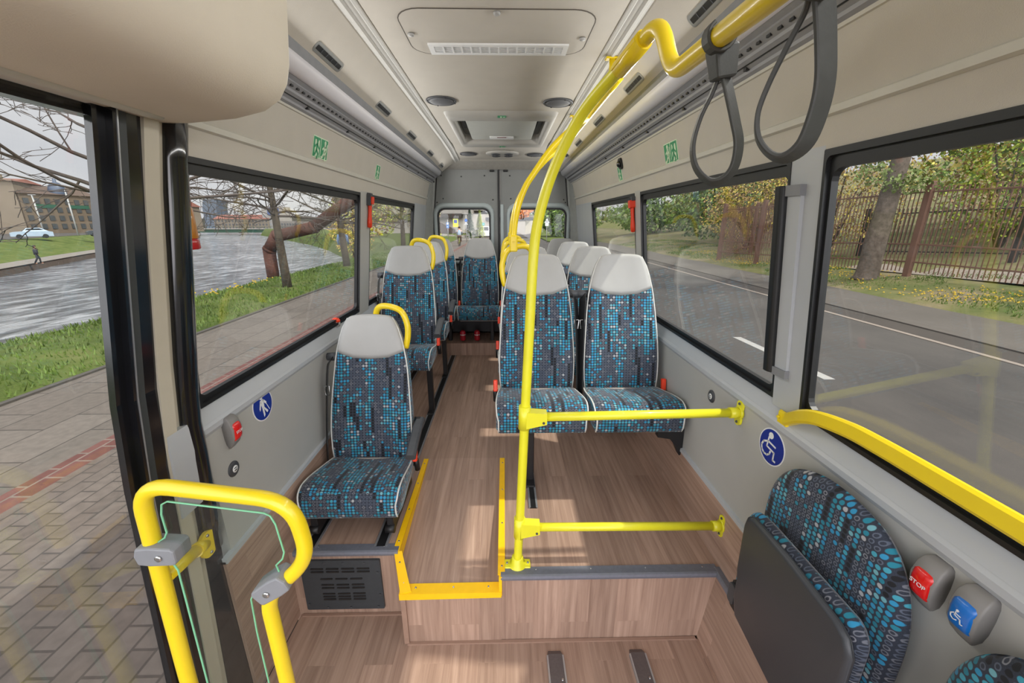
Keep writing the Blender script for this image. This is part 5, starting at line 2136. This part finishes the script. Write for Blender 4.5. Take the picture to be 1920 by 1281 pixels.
# ---- fences
FEN = emat('fence_brown', (150, 108, 88), .7, .1, var=.1, scale=6)
FEND = emat('fence_dark', (58, 52, 48), .7, .1, var=.1, scale=6)


def fence(label, pts, h, bar, m, postw, group=None, rails=(.16, .36, .93)):
    o = empty('iron_fence', label, 'fence', (pts[0][0], pts[0][1], hz(*pts[0])), group)
    for p in pts:
        z = hz(*p)
        b = MB()
        b.box((p[0], p[1], z + h * .52 - .1), (postw, postw, h * 1.04 + .2), Matrix.Rotation(.2, 3, 'Z'), bev=.01)
        part(b, 'post', m, o)
    for p, q in zip(pts, pts[1:]):
        b = MB()
        A, B = Vector((p[0], p[1], hz(*p))), Vector((q[0], q[1], hz(*q)))
        L = (B - A).length
        n = int(L / bar)
        for k in range(1, n):
            c = A.lerp(B, k / n)
            b.box((c.x, c.y, c.z + .10 + h * .48), (.022, .022, h * .94))
        for f_ in rails:
            b.tube([A + Vector((0, 0, h * f_)), B + Vector((0, 0, h * f_))], .01, flat=(.028, .05, (0, 0, 1)))
        part(b, 'railing', m, o)
    return o


fence('tall brown iron fence with square posts along the road-side slope', [(15.4, 2.6), (14.7, 6.2), (14.05, 9.7), (13.4, 13.1), (12.75, 16.2), (12.15, 19.3), (11.75, 22)], 2.82, .118, FEN, .17)
fence('brown iron fence running back from the corner into the shrubs', [(11.75, 22), (14.2, 23.2), (16.8, 24.4)], 2.7, .118, FEN, .14)
fence('lower dark iron fence beyond the park path', [(22.5, -2), (21.0, 4), (19.6, 9.5), (18.0, 14), (16.4, 18.5)], 2.0, .14, FEND, .16, rails=(.12, .9))


# ---- buildings
def windows(o, p0, ux, uz, cols, rows, w, h, m):
    """separate window meshes on a facade: p0 lower-left, ux and uz cell steps"""
    n = Vector(ux).cross(Vector(uz)).normalized()
    for r in range(rows):
        for c in range(cols):
            q = Vector(p0) + Vector(ux) * (c + .5) + Vector(uz) * (r + .5)
            a, z = Vector(ux).normalized() * w / 2, Vector(uz).normalized() * h / 2
            b = MB()
            k = n * .08
            V = [q - a - z + k, q + a - z + k, q + a + z + k, q - a + z + k, q - a - z - k, q + a - z - k, q + a + z - k, q - a + z - k]
            b.add(V, [(0, 1, 2, 3), (7, 6, 5, 4), (0, 4, 5, 1), (1, 5, 6, 2), (2, 6, 7, 3), (3, 7, 4, 0)])
            part(b, 'window', m, o)


WPANE = emat('far_window', (92, 96, 100), .3, var=.2, scale=.4)
WPANE2 = emat('far_window_pale', (188, 190, 190), .4, var=.1, scale=.4)
ROOF = emat('red_tile_roof', (176, 112, 98), .85, var=.1, scale=.6)
PLAST = emat('beige_plaster', (168, 152, 132), .9, var=.08, scale=.25)
PLASTD = emat('ochre_plaster', (140, 122, 102), .9, var=.1, scale=.3)
CONC = emat('grey_concrete', (160, 154, 146), .9, var=.06, scale=.3, k=.75)
PALEB = emat('pale_block', (196, 188, 176), .9, var=.05, scale=.3, k=.8)


def quadbox(mb, A, B, dpt, z0, z1):
    """block with front edge A-B (2-D), depth to the left of A->B"""
    A, B = Vector(A), Vector(B)
    t_ = (B - A).normalized()
    n = Vector((-t_.y, t_.x)) * dpt
    P = [A, B, B + n, A + n]
    mb.xy([(p.x, p.y) for p in P], z0, z1)
    return t_, n


def gable_roof(mb, A, B, dpt, z, h, ov=.4):
    A, B = Vector(A), Vector(B)
    t_ = (B - A).normalized()
    n = Vector((-t_.y, t_.x))
    a, b_ = A - n * ov - t_ * ov, B - n * ov + t_ * ov
    c, d_ = B + n * (dpt + ov) + t_ * ov, A + n * (dpt + ov) - t_ * ov
    m0, m1 = A + n * dpt / 2, B + n * dpt / 2
    V = [(a.x, a.y, z), (b_.x, b_.y, z), (c.x, c.y, z), (d_.x, d_.y, z), (m0.x, m0.y, z + h), (m1.x, m1.y, z + h)]
    mb.add(V, [(0, 1, 5, 4), (2, 3, 4, 5), (1, 2, 5), (3, 0, 4), (3, 2, 1, 0)])


o = empty('apartment_building', 'beige building with a tall blank end wall across the river', 'building', (-112, 84, -2.2), 'buildings across the river')
b = MB()
quadbox(b, (-125, 76), (-101.4, 90), 14, -2.3, 8.6)
part(b, 'end_wall', PLAST, o)
b = MB()
for k in range(5):
    b.box((-121 + k * 4.2, 79 + k * 2.6, 9.1), (2.2, 1.6, 1.0))
part(b, 'chimneys', PLAST, o)
b = MB()
gable_roof(b, (-125, 76), (-101.4, 90), 14, 8.3, .9)
part(b, 'roof', ROOF, o)
o = empty('apartment_building', 'ochre building with a blue dome and green sign boards across the river', 'building', (-98, 92, -2.2), 'buildings across the river')
A, B = (-101.2, 90.2), (-98.2, 104)
b = MB()
quadbox(b, A, B, 12, -2.3, 6.0)
part(b, 'wall', PLASTD, o)
b = MB()
gable_roof(b, A, B, 12, 6.0, 2.0)
part(b, 'roof', emat('brown_roof', (118, 96, 84), .9, var=.1, scale=.5), o)
b = MB()
b.lathe([(1.5, -.5), (1.5, 0), (1.45, .8), (1.2, 1.6), (.7, 2.2), (.3, 2.4), (.3, 3.0), (0, 3.2)], (-101.0, 98, 6.4), (0, 0, 1), 20)
part(b, 'dome', emat('slate_blue_dome', (96, 112, 138), .5), o)
ux = Vector((B[0] - A[0], B[1] - A[1], 0)) / 8
windows(o, (A[0] + .05, A[1], -1.6), ux, (0, 0, 1.75), 8, 4, .9, 1.1, WPANE)
for q in (1.2, 4.6):
    b = MB()
    c = Vector((A[0], A[1], 3.5)) + ux * (q + 1)
    b.box((c.x + .12, c.y, c.z), (.14, 3.8, .75), Matrix.Rotation(-.214, 3, 'Z'))
    part(b, 'sign_board', emat('board_green', (40, 110, 84), .6), o)
o = empty('apartment_building', 'long apartment block with a pink tiled roof beside the door frame', 'building', (-90, 105, -2.2), 'buildings across the river')
A, B = (-103.5, 106), (-84, 108.5)
b = MB()
quadbox(b, A, B, 11, -2.3, 4.2)
part(b, 'wall', PLAST, o)
b = MB()
gable_roof(b, A, B, 11, 4.2, 2.0)
part(b, 'roof', ROOF, o)
windows(o, (A[0], A[1] - .05, -1.8), Vector((19.5, 2.5, 0)) / 12, (0, 0, 1.5), 12, 4, .62, .9, WPANE2)
o = empty('office_tower', 'dark glass office tower beyond the bridge', 'building', (-206, 300, -2), 'buildings across the river')
b = MB()
b.loft([[(-213 + lx, 300, z), (-203.4 + lx, 300, z), (-203.4 + lx, 312, z), (-213 + lx, 312, z)] for z, lx in ((-8, 0), (10, .4), (15.9, 2.2))], smooth=False)
part(b, 'glass_block', emat('tower_glass', (84, 100, 118), .25, var=.2, scale=.8), o)
b = MB()
for k in range(9):
    b.box((-207.5, 299.9, -4 + k * 2.1), (9.5, .3, .35))
part(b, 'floor_bands', emat('tower_bands', (62, 76, 92), .4), o)
o = empty('apartment_building', 'very long beige block with a pink roof behind the bridge', 'building', (-140, 220, -5), 'buildings across the river')
A, B = (-152, 221), (-124, 221)
b = MB()
quadbox(b, A, B, 12, -5, 2.0)
part(b, 'wall', PLAST, o)
b = MB()
gable_roof(b, A, B, 12, 2.0, 2.2)
part(b, 'roof', ROOF, o)
windows(o, (A[0], A[1] - .05, -3.6), (28 / 16, 0, 0), (0, 0, 1.8), 16, 3, .8, 1.0, WPANE)
o = empty('office_tower', 'grey office block with a blue sign rising behind the middle tree', 'building', (-122, 224, -5), 'buildings across the river')
b = MB()
b.xy([(-127, 222), (-118, 222), (-118, 234), (-127, 234)], -5, 8.3)
part(b, 'block', CONC, o)
b = MB()
b.box((-121, 221.9, 5.8), (6, .3, 3.6))
part(b, 'sign', emat('far_blue', (70, 100, 160), .5), o)
windows(o, (-127, 221.9, -4), (1.5, 0, 0), (0, 0, 2.2), 6, 4, .9, 1.2, WPANE2)
o = empty('low_building', 'low white windowed building right of the middle tree', 'building', (-110, 220, -4), 'buildings across the river')
b = MB()
b.xy([(-117, 219), (-105, 219), (-105, 228), (-117, 228)], -5, .9)
part(b, 'wall', PALEC, o)
windows(o, (-116.5, 218.95, -3.6), (1.4, 0, 0), (0, 0, 1.9), 8, 2, .8, 1.1, WPANE)
# wooded horizon
HZN = ground_mat('wooded_ridge', [(84, 84, 74), (112, 108, 92)], .2)
b = MB()
V = []
for k in range(41):
    a = -1.35 + 2.0 * k / 40
    x, y = -420 * math.sin(-a - .2) if False else 420 * math.sin(a - .25), 420 * math.cos(a - .25)
    V += [(x, y, -8), (x, y, 3.0 + 2.0 * math.sin(k * 1.7) + 1.2 * math.sin(k * .6))]
b.add(V, [(2 * k, 2 * k + 2, 2 * k + 3, 2 * k + 1) for k in range(40)])
struct(b.build('hills', HZN, recalc=False))

# bridge
o = empty('bridge', 'green steel girder bridge across the river', 'bridge', (-105, 170, -3))
GRN = emat('bridge_green', (52, 104, 78), .6, .1, var=.06, scale=.4)
b = MB()
b.box((-100, 170, -3.1), (90, 4, 1.25))
part(b, 'girder', GRN, o)
b = MB()
b.box((-100, 170, -2.35), (92, 5, .25))
part(b, 'deck', CONC, o)
b = MB()
for k in range(40):
    b.box((-144 + k * 2.3, 167.7, -1.9), (.1, .1, .9))
b.box((-100, 167.7, -1.45), (92, .1, .1))
part(b, 'railing', GRN, o)
b = MB()
b.box((-88, 170, -4.2), (3, 4, 1.6))
part(b, 'pier', STONE, o)

# rusty bent pipe on the bank
o = empty('rusty_pipe', 'big rusty bent pipe arching over the river bank', 'pipe', (-9.7, 17, -2.6))
RUST = ground_mat('rust', [(98, 62, 48), (128, 82, 66), (146, 100, 84)], 1.6, rough=.8, bump=.3)
PP = [(-9.7, 17, -3.0), (-9.69, 17, -1.10), (-9.30, 17, -.52), (-7.75, 17, -.18), (-5.9, 17, 1.02), (-4.5, 17, 1.9)]
for a, b_ in zip(PP, PP[1:]):
    b = MB()
    d = (Vector(b_) - Vector(a)).normalized()
    b.tube([Vector(a) - d * .02, Vector(b_) + d * .10], .235, 20)
    part(b, 'segment', RUST, o)
for p, q in zip(PP[1:-1], PP[2:]):
    b = MB()
    d = (Vector(q) - Vector(p)).normalized()
    b.tube([Vector(p) - d * .02, Vector(p) + d * .09], .262, 20)
    part(b, 'collar', RUST, o)

# lamp posts across the river
for x, y, h in ((-84, 77, 7), (-80, 79, 8), (-84, 88, 6), (-76, 88, 7)):
    b = MB()
    b.tube([(x, y, -2.4), (x, y, -2.2 + h)], .11, 8)
    b.box((x, y, -2.2 + h), (1.2, .2, .1))
    tag(b.build('street_lamp', mat('lamp_grey', (150, 150, 148), .6), loc=(x, y, -2.2)), 'thin grey lamp post across the river in front of the dark facade', 'lamp', 'lamp posts across the river')


# ---- cars
def car(label, x, y, z, rot, body, L=4.2, H=1.5, group='cars across the river'):
    o = empty('car', label, 'car', (x, y, z), group)
    M = Matrix.Rotation(rot, 4, 'Z')
    M.translation = (x, y, z)
    w = .88
    prof = [(-L / 2, .30), (-L / 2, .78), (-L * .42, .92), (-L * .22, 1.0), (-L * .10, H - .05), (L * .22, H), (L * .40, 1.02), (L / 2, .92), (L / 2, .30)]
    b = MB()
    b.loft([[tuple(M @ Vector((u, s * w * (1 if v < 1.05 else .82), v))) for u, v in prof] for s in (-1, -.9, .9, 1)], smooth=False)
    part(b, 'body', mat('car_' + str(body), body, .3, .2, var=.02, scale=3), o)
    b = MB()
    for s in (-1, 1):
        b.prism([(-L * .19, 1.02), (-L * .09, H - .12), (L * .20, H - .08), (L * .36, 1.04)], lambda u, v: tuple(M @ Vector((u, s * w * .80, v))), lambda u, v: tuple(M @ Vector((u, s * w * .93, v))))
    for u0, u1 in ((-L * .225, -L * .11), (L * .225, L * .385)):
        b.prism([(-w * .7, 1.02), (w * .7, 1.02), (w * .66, H - .1), (-w * .66, H - .1)], lambda a, v: tuple(M @ Vector((u0 + (u1 - u0) * ((v - 1.0) / (H - 1.1) if u1 < 0 else 1 - (v - 1.0) / (H - 1.1)) - .05, a, v))),
                lambda a, v: tuple(M @ Vector((u0 + (u1 - u0) * ((v - 1.0) / (H - 1.1) if u1 < 0 else 1 - (v - 1.0) / (H - 1.1)) + .05, a, v))))
    part(b, 'windows', GLOSSK, o)
    for u in (-L * .31, L * .30):
        for s in (-1, 1):
            b = MB()
            b.lathe([(.31, -.1), (.31, .1)], tuple(M @ Vector((u, s * (w - .06), .31))), tuple(M.to_3x3() @ Vector((0, 1, 0))), 14)
            part(b, 'wheel', BLACK, o)
    return o


sd = .9
car('pale blue car on the far street, leftmost there', -70.0, 62.5, -2.2, sd, (150, 166, 182))
car('dark car on the far street in front of the white van', -68.5, 72.0, -2.2, sd, (60, 66, 72))
car('dark purple car on the far street nearest the door frame', -69.5, 86.0, -2.2, sd, (92, 84, 96))
car('white car on the far street nearest the door frame', -74.0, 95.0, -2.2, sd, (206, 208, 208))
o = car('white van with a dark front on the far street', -74.5, 82.5, -2.2, sd, (196, 206, 206), 5.6, 2.5)

car('white car parked on the road behind the bus', -2.95, 62.6, ZRD, PI / 2 + .05, (214, 216, 216), 4.3, 1.6, None)


# ---- people (small, one continuous body each)
def person(name, label, base, H, ang, shirt, legs, pose='walk', group=None, skin=(188, 140, 116), hair=(50, 40, 34)):
    o = empty(name, label, 'person', base, group)
    k = H / 1.75
    M = Matrix.Rotation(ang, 4, 'Z')
    M.translation = base
    if pose == 'ride':
        J = dict(pel=(0, 0, .98), che=(.16, 0, 1.36), nec=(.22, 0, 1.50), hed=(.27, 0, 1.60), top=(.29, 0, 1.74), sl=(.17, .19, 1.40), el=(.40, .22, 1.20), hl=(.52, .20, 1.06), sr=(.17, -.19, 1.40), er=(.40, -.22, 1.20), hr=(.52, -.20, 1.06),
                 pl=(.0, .10, .95), kl=(.34, .11, .72), al=(.12, .12, .32), tl=(.28, .12, .27), pr=(0, -.10, .95), kr=(.30, -.11, .90), ar=(.22, -.12, .52), tr=(.38, -.12, .47))
    else:
        s = .16 if pose == 'walk' else .04
        J = dict(pel=(0, 0, .93), che=(.02, 0, 1.30), nec=(.02, 0, 1.47), hed=(.04, 0, 1.57), top=(.05, 0, 1.72), sl=(.01, .19, 1.40), el=(-.06, .24, 1.12), hl=(.06, .24, .88), sr=(.01, -.19, 1.40), er=(.02, -.24, 1.12), hr=(.12, -.24, .90),
                 pl=(0, .09, .90), kl=(s * .9, .10, .50), al=(s * .9, .10, .07), tl=(s * .9 + .16, .10, .03), pr=(0, -.09, .90), kr=(-s * .2, -.10, .50), ar=(-s * 1.6, -.10, .09), tr=(-s * 1.6 + .15, -.10, .03))
    E_ = [('pel', 'che'), ('che', 'nec'), ('nec', 'hed'), ('hed', 'top'), ('che', 'sl'), ('sl', 'el'), ('el', 'hl'), ('che', 'sr'), ('sr', 'er'), ('er', 'hr'), ('pel', 'pl'), ('pl', 'kl'), ('kl', 'al'), ('al', 'tl'), ('pel', 'pr'), ('pr', 'kr'), ('kr', 'ar'), ('ar', 'tr')]
    RAD = dict(pel=.135, che=.145, nec=.055, hed=.095, top=.07, sl=.065, el=.042, hl=.035, sr=.065, er=.042, hr=.035, pl=.085, kl=.058, al=.042, tl=.035, pr=.085, kr=.058, ar=.042, tr=.035)
    ks = list(J)
    me = bpy.data.meshes.new('body')
    me.from_pydata([M @ (Vector(J[q]) * k) for q in ks], [(ks.index(a), ks.index(c)) for a, c in E_], [])
    me.materials.append(mat('skin_%d' % skin[0], skin, .6))
    bo_ = bpy.data.objects.new('body', me)
    COL.objects.link(bo_)
    bo_.parent = o
    bo_.location = -Vector(base)
    sk = bo_.modifiers.new('skin', 'SKIN')
    for q, v in zip(ks, me.skin_vertices[0].data):
        v.radius = (RAD[q] * k, RAD[q] * k)
        v.use_root = q == 'pel'
    ss = bo_.modifiers.new('sub', 'SUBSURF')
    ss.levels = ss.render_levels = 1
    T_ = lambda q: M @ (Vector(q) * k)
    b = MB()
    b.tube([T_(J['pel']) + Vector((0, 0, -.05 * k)), T_(J['pel']).lerp(T_(J['che']), .5), T_(J['che']), T_(J['nec']) - Vector((0, 0, .02))], [.165 * k, .165 * k, .18 * k, .09 * k], 14)
    for a, c, e in (('sl', 'el', 'hl'), ('sr', 'er', 'hr')):
        b.tube([T_(J['che']).lerp(T_(J[a]), .6), T_(J[a]), T_(J[c]), T_(J[c]).lerp(T_(J[e]), .8)], [.08 * k, .08 * k, .058 * k, .05 * k], 10)
    part(b, 'jacket', mat('cloth_%d_%d_%d' % shirt, shirt, .85, var=.08), o)
    b = MB()
    b.tube([T_(J['pel']) + Vector((0, 0, .08 * k)), T_(J['pel']) - Vector((0, 0, .06 * k))], [.16 * k, .165 * k], 14)
    for a, c, e in (('pl', 'kl', 'al'), ('pr', 'kr', 'ar')):
        b.tube([T_(J[a]), T_(J[c]), T_(J[e])], [.105 * k, .075 * k, .06 * k], 10)
    part(b, 'trousers', mat('cloth_%d_%d_%d' % legs, legs, .85, var=.08), o)
    b = MB()
    c = T_(J['hed']).lerp(T_(J['top']), .55)
    b.lathe([(.112 * k, -.02 * k), (.115 * k, .03 * k), (.09 * k, .10 * k), (0, .13 * k)], tuple(c - (M.to_3x3() @ Vector((.015, 0, 0)))), (0, 0, 1), 14)
    part(b, 'hair', mat('hair_%d' % hair[0], hair, .8), o)
    return o


person('person', 'person in a light blue top walking on the river bank by the window post', (-8.3, 21.3, -2.0), 1.75, PI / 2, (108, 132, 168), (150, 110, 96), 'walk')
person('person', 'lone person in dark clothes on the far promenade', (-45.6, 40.5, -3.84), 1.75, .9, (44, 46, 52), (40, 42, 46), 'walk')
for i, (x, y) in enumerate(((-33, 84), (-31.6, 84.6), (-23, 66), (-22.2, 66.3), (-18.5, 58))):
    person('person', 'small dark figure on the pale river terrace beyond the bent pipe', (x, y, -3.74), 1.75, 1.0 + i, (52, 50, 56), (44, 44, 52), 'stand', 'people on the river terrace')
person('person', 'person in a pale shirt standing beside the parked white car', (-4.15, 66, ZRD), 1.75, 2.0, (206, 200, 196), (40, 42, 50), 'stand')
person('person', 'person in dark red by the crossing signs behind the bus', (-9.2, 68, ZRD + .02), 1.75, 1.0, (96, 66, 66), (58, 52, 56), 'walk')
# cyclist riding away behind the bus
cx_, cy_ = -4.0, 36.8
person('person', 'person in a pale blue jacket riding a bicycle away from the bus', (cx_, cy_, ZRD), 1.75, PI / 2, (138, 152, 166), (104, 84, 76), 'ride')
o = empty('bicycle', 'bicycle ridden by the person in a pale blue jacket', 'bicycle', (cx_, cy_, ZRD))
for dy in (-.45, .58):
    b = MB()
    b.tube([(cx_, cy_ + dy + .32 * math.cos(a), ZRD + .33 + .32 * math.sin(a)) for a in [2 * PI * k / 24 for k in range(24)]], .02, 6, closed=True)
    part(b, 'wheel', BLACK, o)
b = MB()
for q in (((0, -.45, .33), (0, -.12, .88)), ((0, -.12, .88), (0, .45, .82)), ((0, .02, .32), (0, .45, .82)), ((0, .45, .86), (0, .58, .33)), ((0, .02, .32), (0, -.12, .88)), ((0, .02, .32), (0, -.45, .33)), ((-.25, .48, 1.04), (.25, .48, 1.04)), ((0, .45, .82), (0, .48, 1.04))):
    b.tube([(cx_ + p[0], cy_ + p[1], ZRD + p[2]) for p in q], .018, 6)
part(b, 'frame', mat('bike_paint', (150, 150, 90), .4), o)
b = MB()
b.box((cx_, cy_ - .14, ZRD + .91), (.14, .26, .05), bev=.02)
part(b, 'saddle', BLACK, o)


# ---- behind the bus: concrete building, conifers, signs
o = empty('concrete_building', 'pale terraced concrete building behind the crossing', 'building', (-8, 84, ZRD))
b = MB()
b.xy([(-30, 86), (4, 78), (8, 96), (-28, 104)], ZRD, 1.6)
part(b, 'lower_wall', PALEB, o)
b = MB()
b.xy([(-30, 84), (-6, 79), (-4, 100), (-28, 104)], 1.6, 8)
part(b, 'upper_wall', CONC, o)
b = MB()
b.xy([(-6, 81), (6, 78), (8, 96), (-4, 100)], 2.3, 9)
part(b, 'upper_wing', PALEB, o)
b = MB()
b.xy([(-27, 83.2), (-8, 79.2), (-8, 80.5), (-27, 84.5)], .9, 1.7)
part(b, 'shadow_gap', emat('dark_gap', (84, 76, 68), .9), o)
b = MB()
b.add([(-15, 78, -1.9), (-7.5, 77, -1.9), (-7.5, 78.5, -1.9), (-15, 79.5, -1.9), (-15, 78, 1.4), (-15, 79.5, 1.4)], [(0, 1, 4), (3, 5, 2), (0, 3, 2, 1), (1, 2, 5, 4), (0, 4, 5, 3)])
part(b, 'stair_ramp', STONE, o)
for k in range(3):
    b = MB()
    b.prism([(-3.5, .4 + k * 1.5), (5.5, .4 + k * 1.5), (5.5, 1.0 + k * 1.5), (-3.5, 1.0 + k * 1.5)], lambda x, z: (x, 79.2 - (x + 3.5) * .18, z), lambda x, z: (x, 79.6 - (x + 3.5) * .18, z))
    part(b, 'window_band', WPANE2 if k % 2 else WPANE, o)


def conifer(label, x, y, z, h, r, m, seed):
    o = empty('conifer', label, 'tree', (x, y, z), 'conifers behind the bus')
    R_ = random.Random(seed)
    b = MB()
    b.tube([(x, y, z), (x, y, z + h * .9)], [.12, .03], 8)
    part(b, 'trunk', BARK, o)
    b = MB()
    for i in range(1500):
        t_ = R_.random() ** .8
        a, q = R_.uniform(0, 2 * PI), r * (1 - t_) * R_.uniform(.6, 1.05) + .05
        p = Vector((x + math.cos(a) * q, y + math.sin(a) * q, z + .1 + t_ * h))
        d = Vector((math.cos(a), math.sin(a), -.3)) * .20
        w_ = Vector((-math.sin(a), math.cos(a), .2)) * .07
        b.add([p - d - w_, p + d * .6, p - d + w_], [(0, 1, 2)])
    part(b, 'needles', m, o, recalc=False)


conifer('dark blue-green spruce behind the crossing signs', -4.55, 55.5, ZRD + .1, 3.7, .95, LEAFS['pine'], 3)
conifer('yellow-green conifer next to the dark spruce', -3.3, 56.5, ZRD + .1, 3.5, .85, LEAFS['spring'], 4)


def sign_post(label, x, y, z0, h, plates):
    o = empty('road_sign', label, 'sign', (x, y, z0), 'road signs behind the bus')
    b = MB()
    b.tube([(x, y, z0), (x, y, z0 + h)], .035, 8)
    part(b, 'post', mat('lamp_grey', (150, 150, 148), .6), o)
    for k, (shape, zc, sz, m, inner, mi) in enumerate(plates):
        b = MB()
        mp = lambda u, v, w=0: (x + u * sz, y - .05 - w, z0 + zc + v * sz)
        pl = {'sq': rrect(-.5, .5, -.5, .5, .06), 'rd': circ(0, 0, .5, 20), 'tri': [(-.55, -.4), (.55, -.4), (0, .55)], 'wide': rrect(-.55, .55, -.3, .3, .04)}[shape]
        flatpoly(b, pl, mp, 0, .02)
        p_ = part(b, 'plate', m, o)
        if inner:
            b = MB()
            flatpoly(b, {'sq': rrect(-.32, .32, -.3, .36, .02), 'tri': [(-.2, -.3), (.2, -.3), (0, .1)], 'rd': circ(0, 0, .36, 16), 'bar': rrect(-.3, .3, -.06, .06, .02)}[inner], mp, .02, .03)
            part(b, 'symbol', mi, p_)
    return o


FLU = mat('sign_fluorescent', (206, 226, 60), .5)
sign_post('yellow-green pedestrian crossing sign with a blue square', -5.75, 49.5, ZRD, 2.5, [('sq', 2.25, .58, FLU, 'sq', SIGNB), ('wide', 1.80, .58, STRIPY, None, None)])
sign_post('pair of pale blue plates on a post left of the crossing sign', -7.3, 54, ZRD, 2.5, [('sq', 2.0, .34, BLUE, 'sq', SIGNW), ('sq', 1.62, .34, BLUE, 'bar', SIGNW)])
sign_post('round blue sign over a white triangle by the dark spruce', -4.0, 44, ZRD, 2.9, [('rd', 2.35, .34, SIGNB, 'rd', BLUE), ('tri', 2.05, .32, SIGNW, 'tri', DGREY)])
sign_post('small teal sign on a thin post by the yellow-green conifer', -2.55, 51.5, ZRD, 2.2, [('sq', 1.95, .32, mat('teal_sign', (40, 150, 150), .5), 'bar', SIGNW)])
sign_post('white speed-bump triangle sign seen through the right rear door', 4.6, 44.5, ZRD, 2.5, [('tri', 2.3, .5, SIGNW, 'bar', DGREY), ('sq', 1.97, .36, SIGNW, None, None)])
bush('distant green trees along the road beyond the concrete building', (2, 120, ZRD), (14, 6, 5), [('green', .6), ('dark', .4)], 2500, .5, 21, name='tree_group', cat='trees')
bush('green and brown trees on the river side far behind the bus', (-20, 62, ZPV), (5, 6, 4), [('spring', .5), ('brown', .5)], 2600, .2, 22, group='far bushes')
bush('yellow blossoming bush on the bank behind the rear river-side window', (-12, 33, ZPV - .6), (1.6, 2.2, 1.9), [('gold', .6), ('brown', .4)], 1500, .09, 23, group='far bushes')
bush('leafless brown bush farther along the bank behind the bus', (-7.6, 40, ZPV), (1.6, 2.4, 2.4), [('brown', .8), ('spring', .2)], 1500, .09, 24, group='far bushes')

# lamp cluster on the outside of the entrance door edge
o = empty('side_lamp', 'tall red and orange lamp just outside the river-side window edge', 'lamp', (-1.06, 1.42, -.08))
for z0, z1, m, nm in ((-.085, -.05, REDL, 'lower_lens'), (-.05, .05, mat('amber_lens', (226, 140, 24), .25, coat=.4), 'amber_lens'), (.05, .15, mat('faded_red_lens', (190, 60, 46), .3, coat=.3), 'upper_lens')):
    b = MB()
    b.loft([[(-1.05 - .035 * k * math.cos(a), 1.375 + .04 * k * math.sin(a), z) for a in [2 * PI * i / 12 for i in range(12)]] for z, k in ((z0, .9), (z0 + .004, 1), (z1 - .004, 1), (z1, .9))])
    part(b, nm, m, o)
# ------------------------------------------------------------------ sky, sun, view
w = bpy.data.worlds.new('sky')
S.world = w
w.use_nodes = True
nt = w.node_tree
bg = nt.nodes['Background']
tc = nt.nodes.new('ShaderNodeTexCoord')
mp = nt.nodes.new('ShaderNodeMapping')
mp.inputs['Scale'].default_value = (2.2, 2.2, 5.0)
nt.links.new(tc.outputs['Generated'], mp.inputs[0])
nz = nt.nodes.new('ShaderNodeTexNoise')
nz.inputs['Scale'].default_value = 1.3
nz.inputs['Detail'].default_value = 6
nt.links.new(mp.outputs[0], nz.inputs['Vector'])
rp = nt.nodes.new('ShaderNodeValToRGB')
rp.color_ramp.elements[0].position, rp.color_ramp.elements[0].color = .3, lin((180, 180, 188))
rp.color_ramp.elements[1].position, rp.color_ramp.elements[1].color = .7, lin((214, 210, 211))
nt.links.new(nz.outputs[0], rp.inputs[0])
# an overcast sky: brighter towards the zenith and ahead of the bus, an unseen glow added to fill the cabin
dt = nt.nodes.new('ShaderNodeVectorMath')
dt.operation = 'DOT_PRODUCT'
dt.inputs[1].default_value = (.15, -.93, .33)
nt.links.new(tc.outputs['Generated'], dt.inputs[0])
mr = nt.nodes.new('ShaderNodeMapRange')
mr.interpolation_type = 'SMOOTHSTEP'
mr.inputs['From Min'].default_value = -.15
mr.inputs['From Max'].default_value = .95
mr.inputs['To Min'].default_value = 1.0
mr.inputs['To Max'].default_value = SKY_PEAK
nt.links.new(dt.outputs['Value'], mr.inputs['Value'])
ml = nt.nodes.new('ShaderNodeVectorMath')
ml.operation = 'SCALE'
nt.links.new(rp.outputs[0], ml.inputs[0])
nt.links.new(mr.outputs[0], ml.inputs['Scale'])
nt.links.new(ml.outputs[0], bg.inputs[0])
bg.inputs[1].default_value = 1.0
su = bpy.data.lights.new('sun', 'SUN')
su.energy = SUN_E
su.angle = math.radians(1.6)
su.color = (1.0, .93, .82)
so = bpy.data.objects.new('sun', su)
so.rotation_euler = Vector((-.67, .08, -1.0)).to_track_quat('-Z', 'Y').to_euler()
COL.objects.link(so)
# area lights added along the unlit ceiling tubes to brighten the cabin
for s, y0, y1, p in ((-1, 1.2, 4.5, FILL_W), (1, -.4, 4.5, FILL_W * 1.45)):
    al = bpy.data.lights.new('tube_fill_light', 'AREA')
    al.shape = 'RECTANGLE'
    al.size, al.size_y = y1 - y0, .045
    al.energy = p
    al.color = (1.0, .98, .95)
    ao = bpy.data.objects.new('tube_fill_light', al)
    X = Vector((-s, 0, -.25)).normalized()
    Z = -X
    Yv = Z.cross(Vector((0, 1, 0)))
    M = Matrix(((0, Yv.x, Z.x), (1, Yv.y, Z.y), (0, Yv.z, Z.z))).to_4x4()
    M.translation = (xs(s, .630), (y0 + y1) / 2, .498)
    ao.matrix_world = M
    COL.objects.link(ao)
vs = S.view_settings
vs.view_transform = 'Standard'
vs.look = 'None'
vs.exposure = EXPO
vs.gamma = 1.0
vs.use_curve_mapping = False
S.display_settings.display_device = 'sRGB'
S.cycles.max_bounces = 10
S.cycles.diffuse_bounces = 5
S.cycles.transparent_max_bounces = 24
S.cycles.sample_clamp_indirect = 6
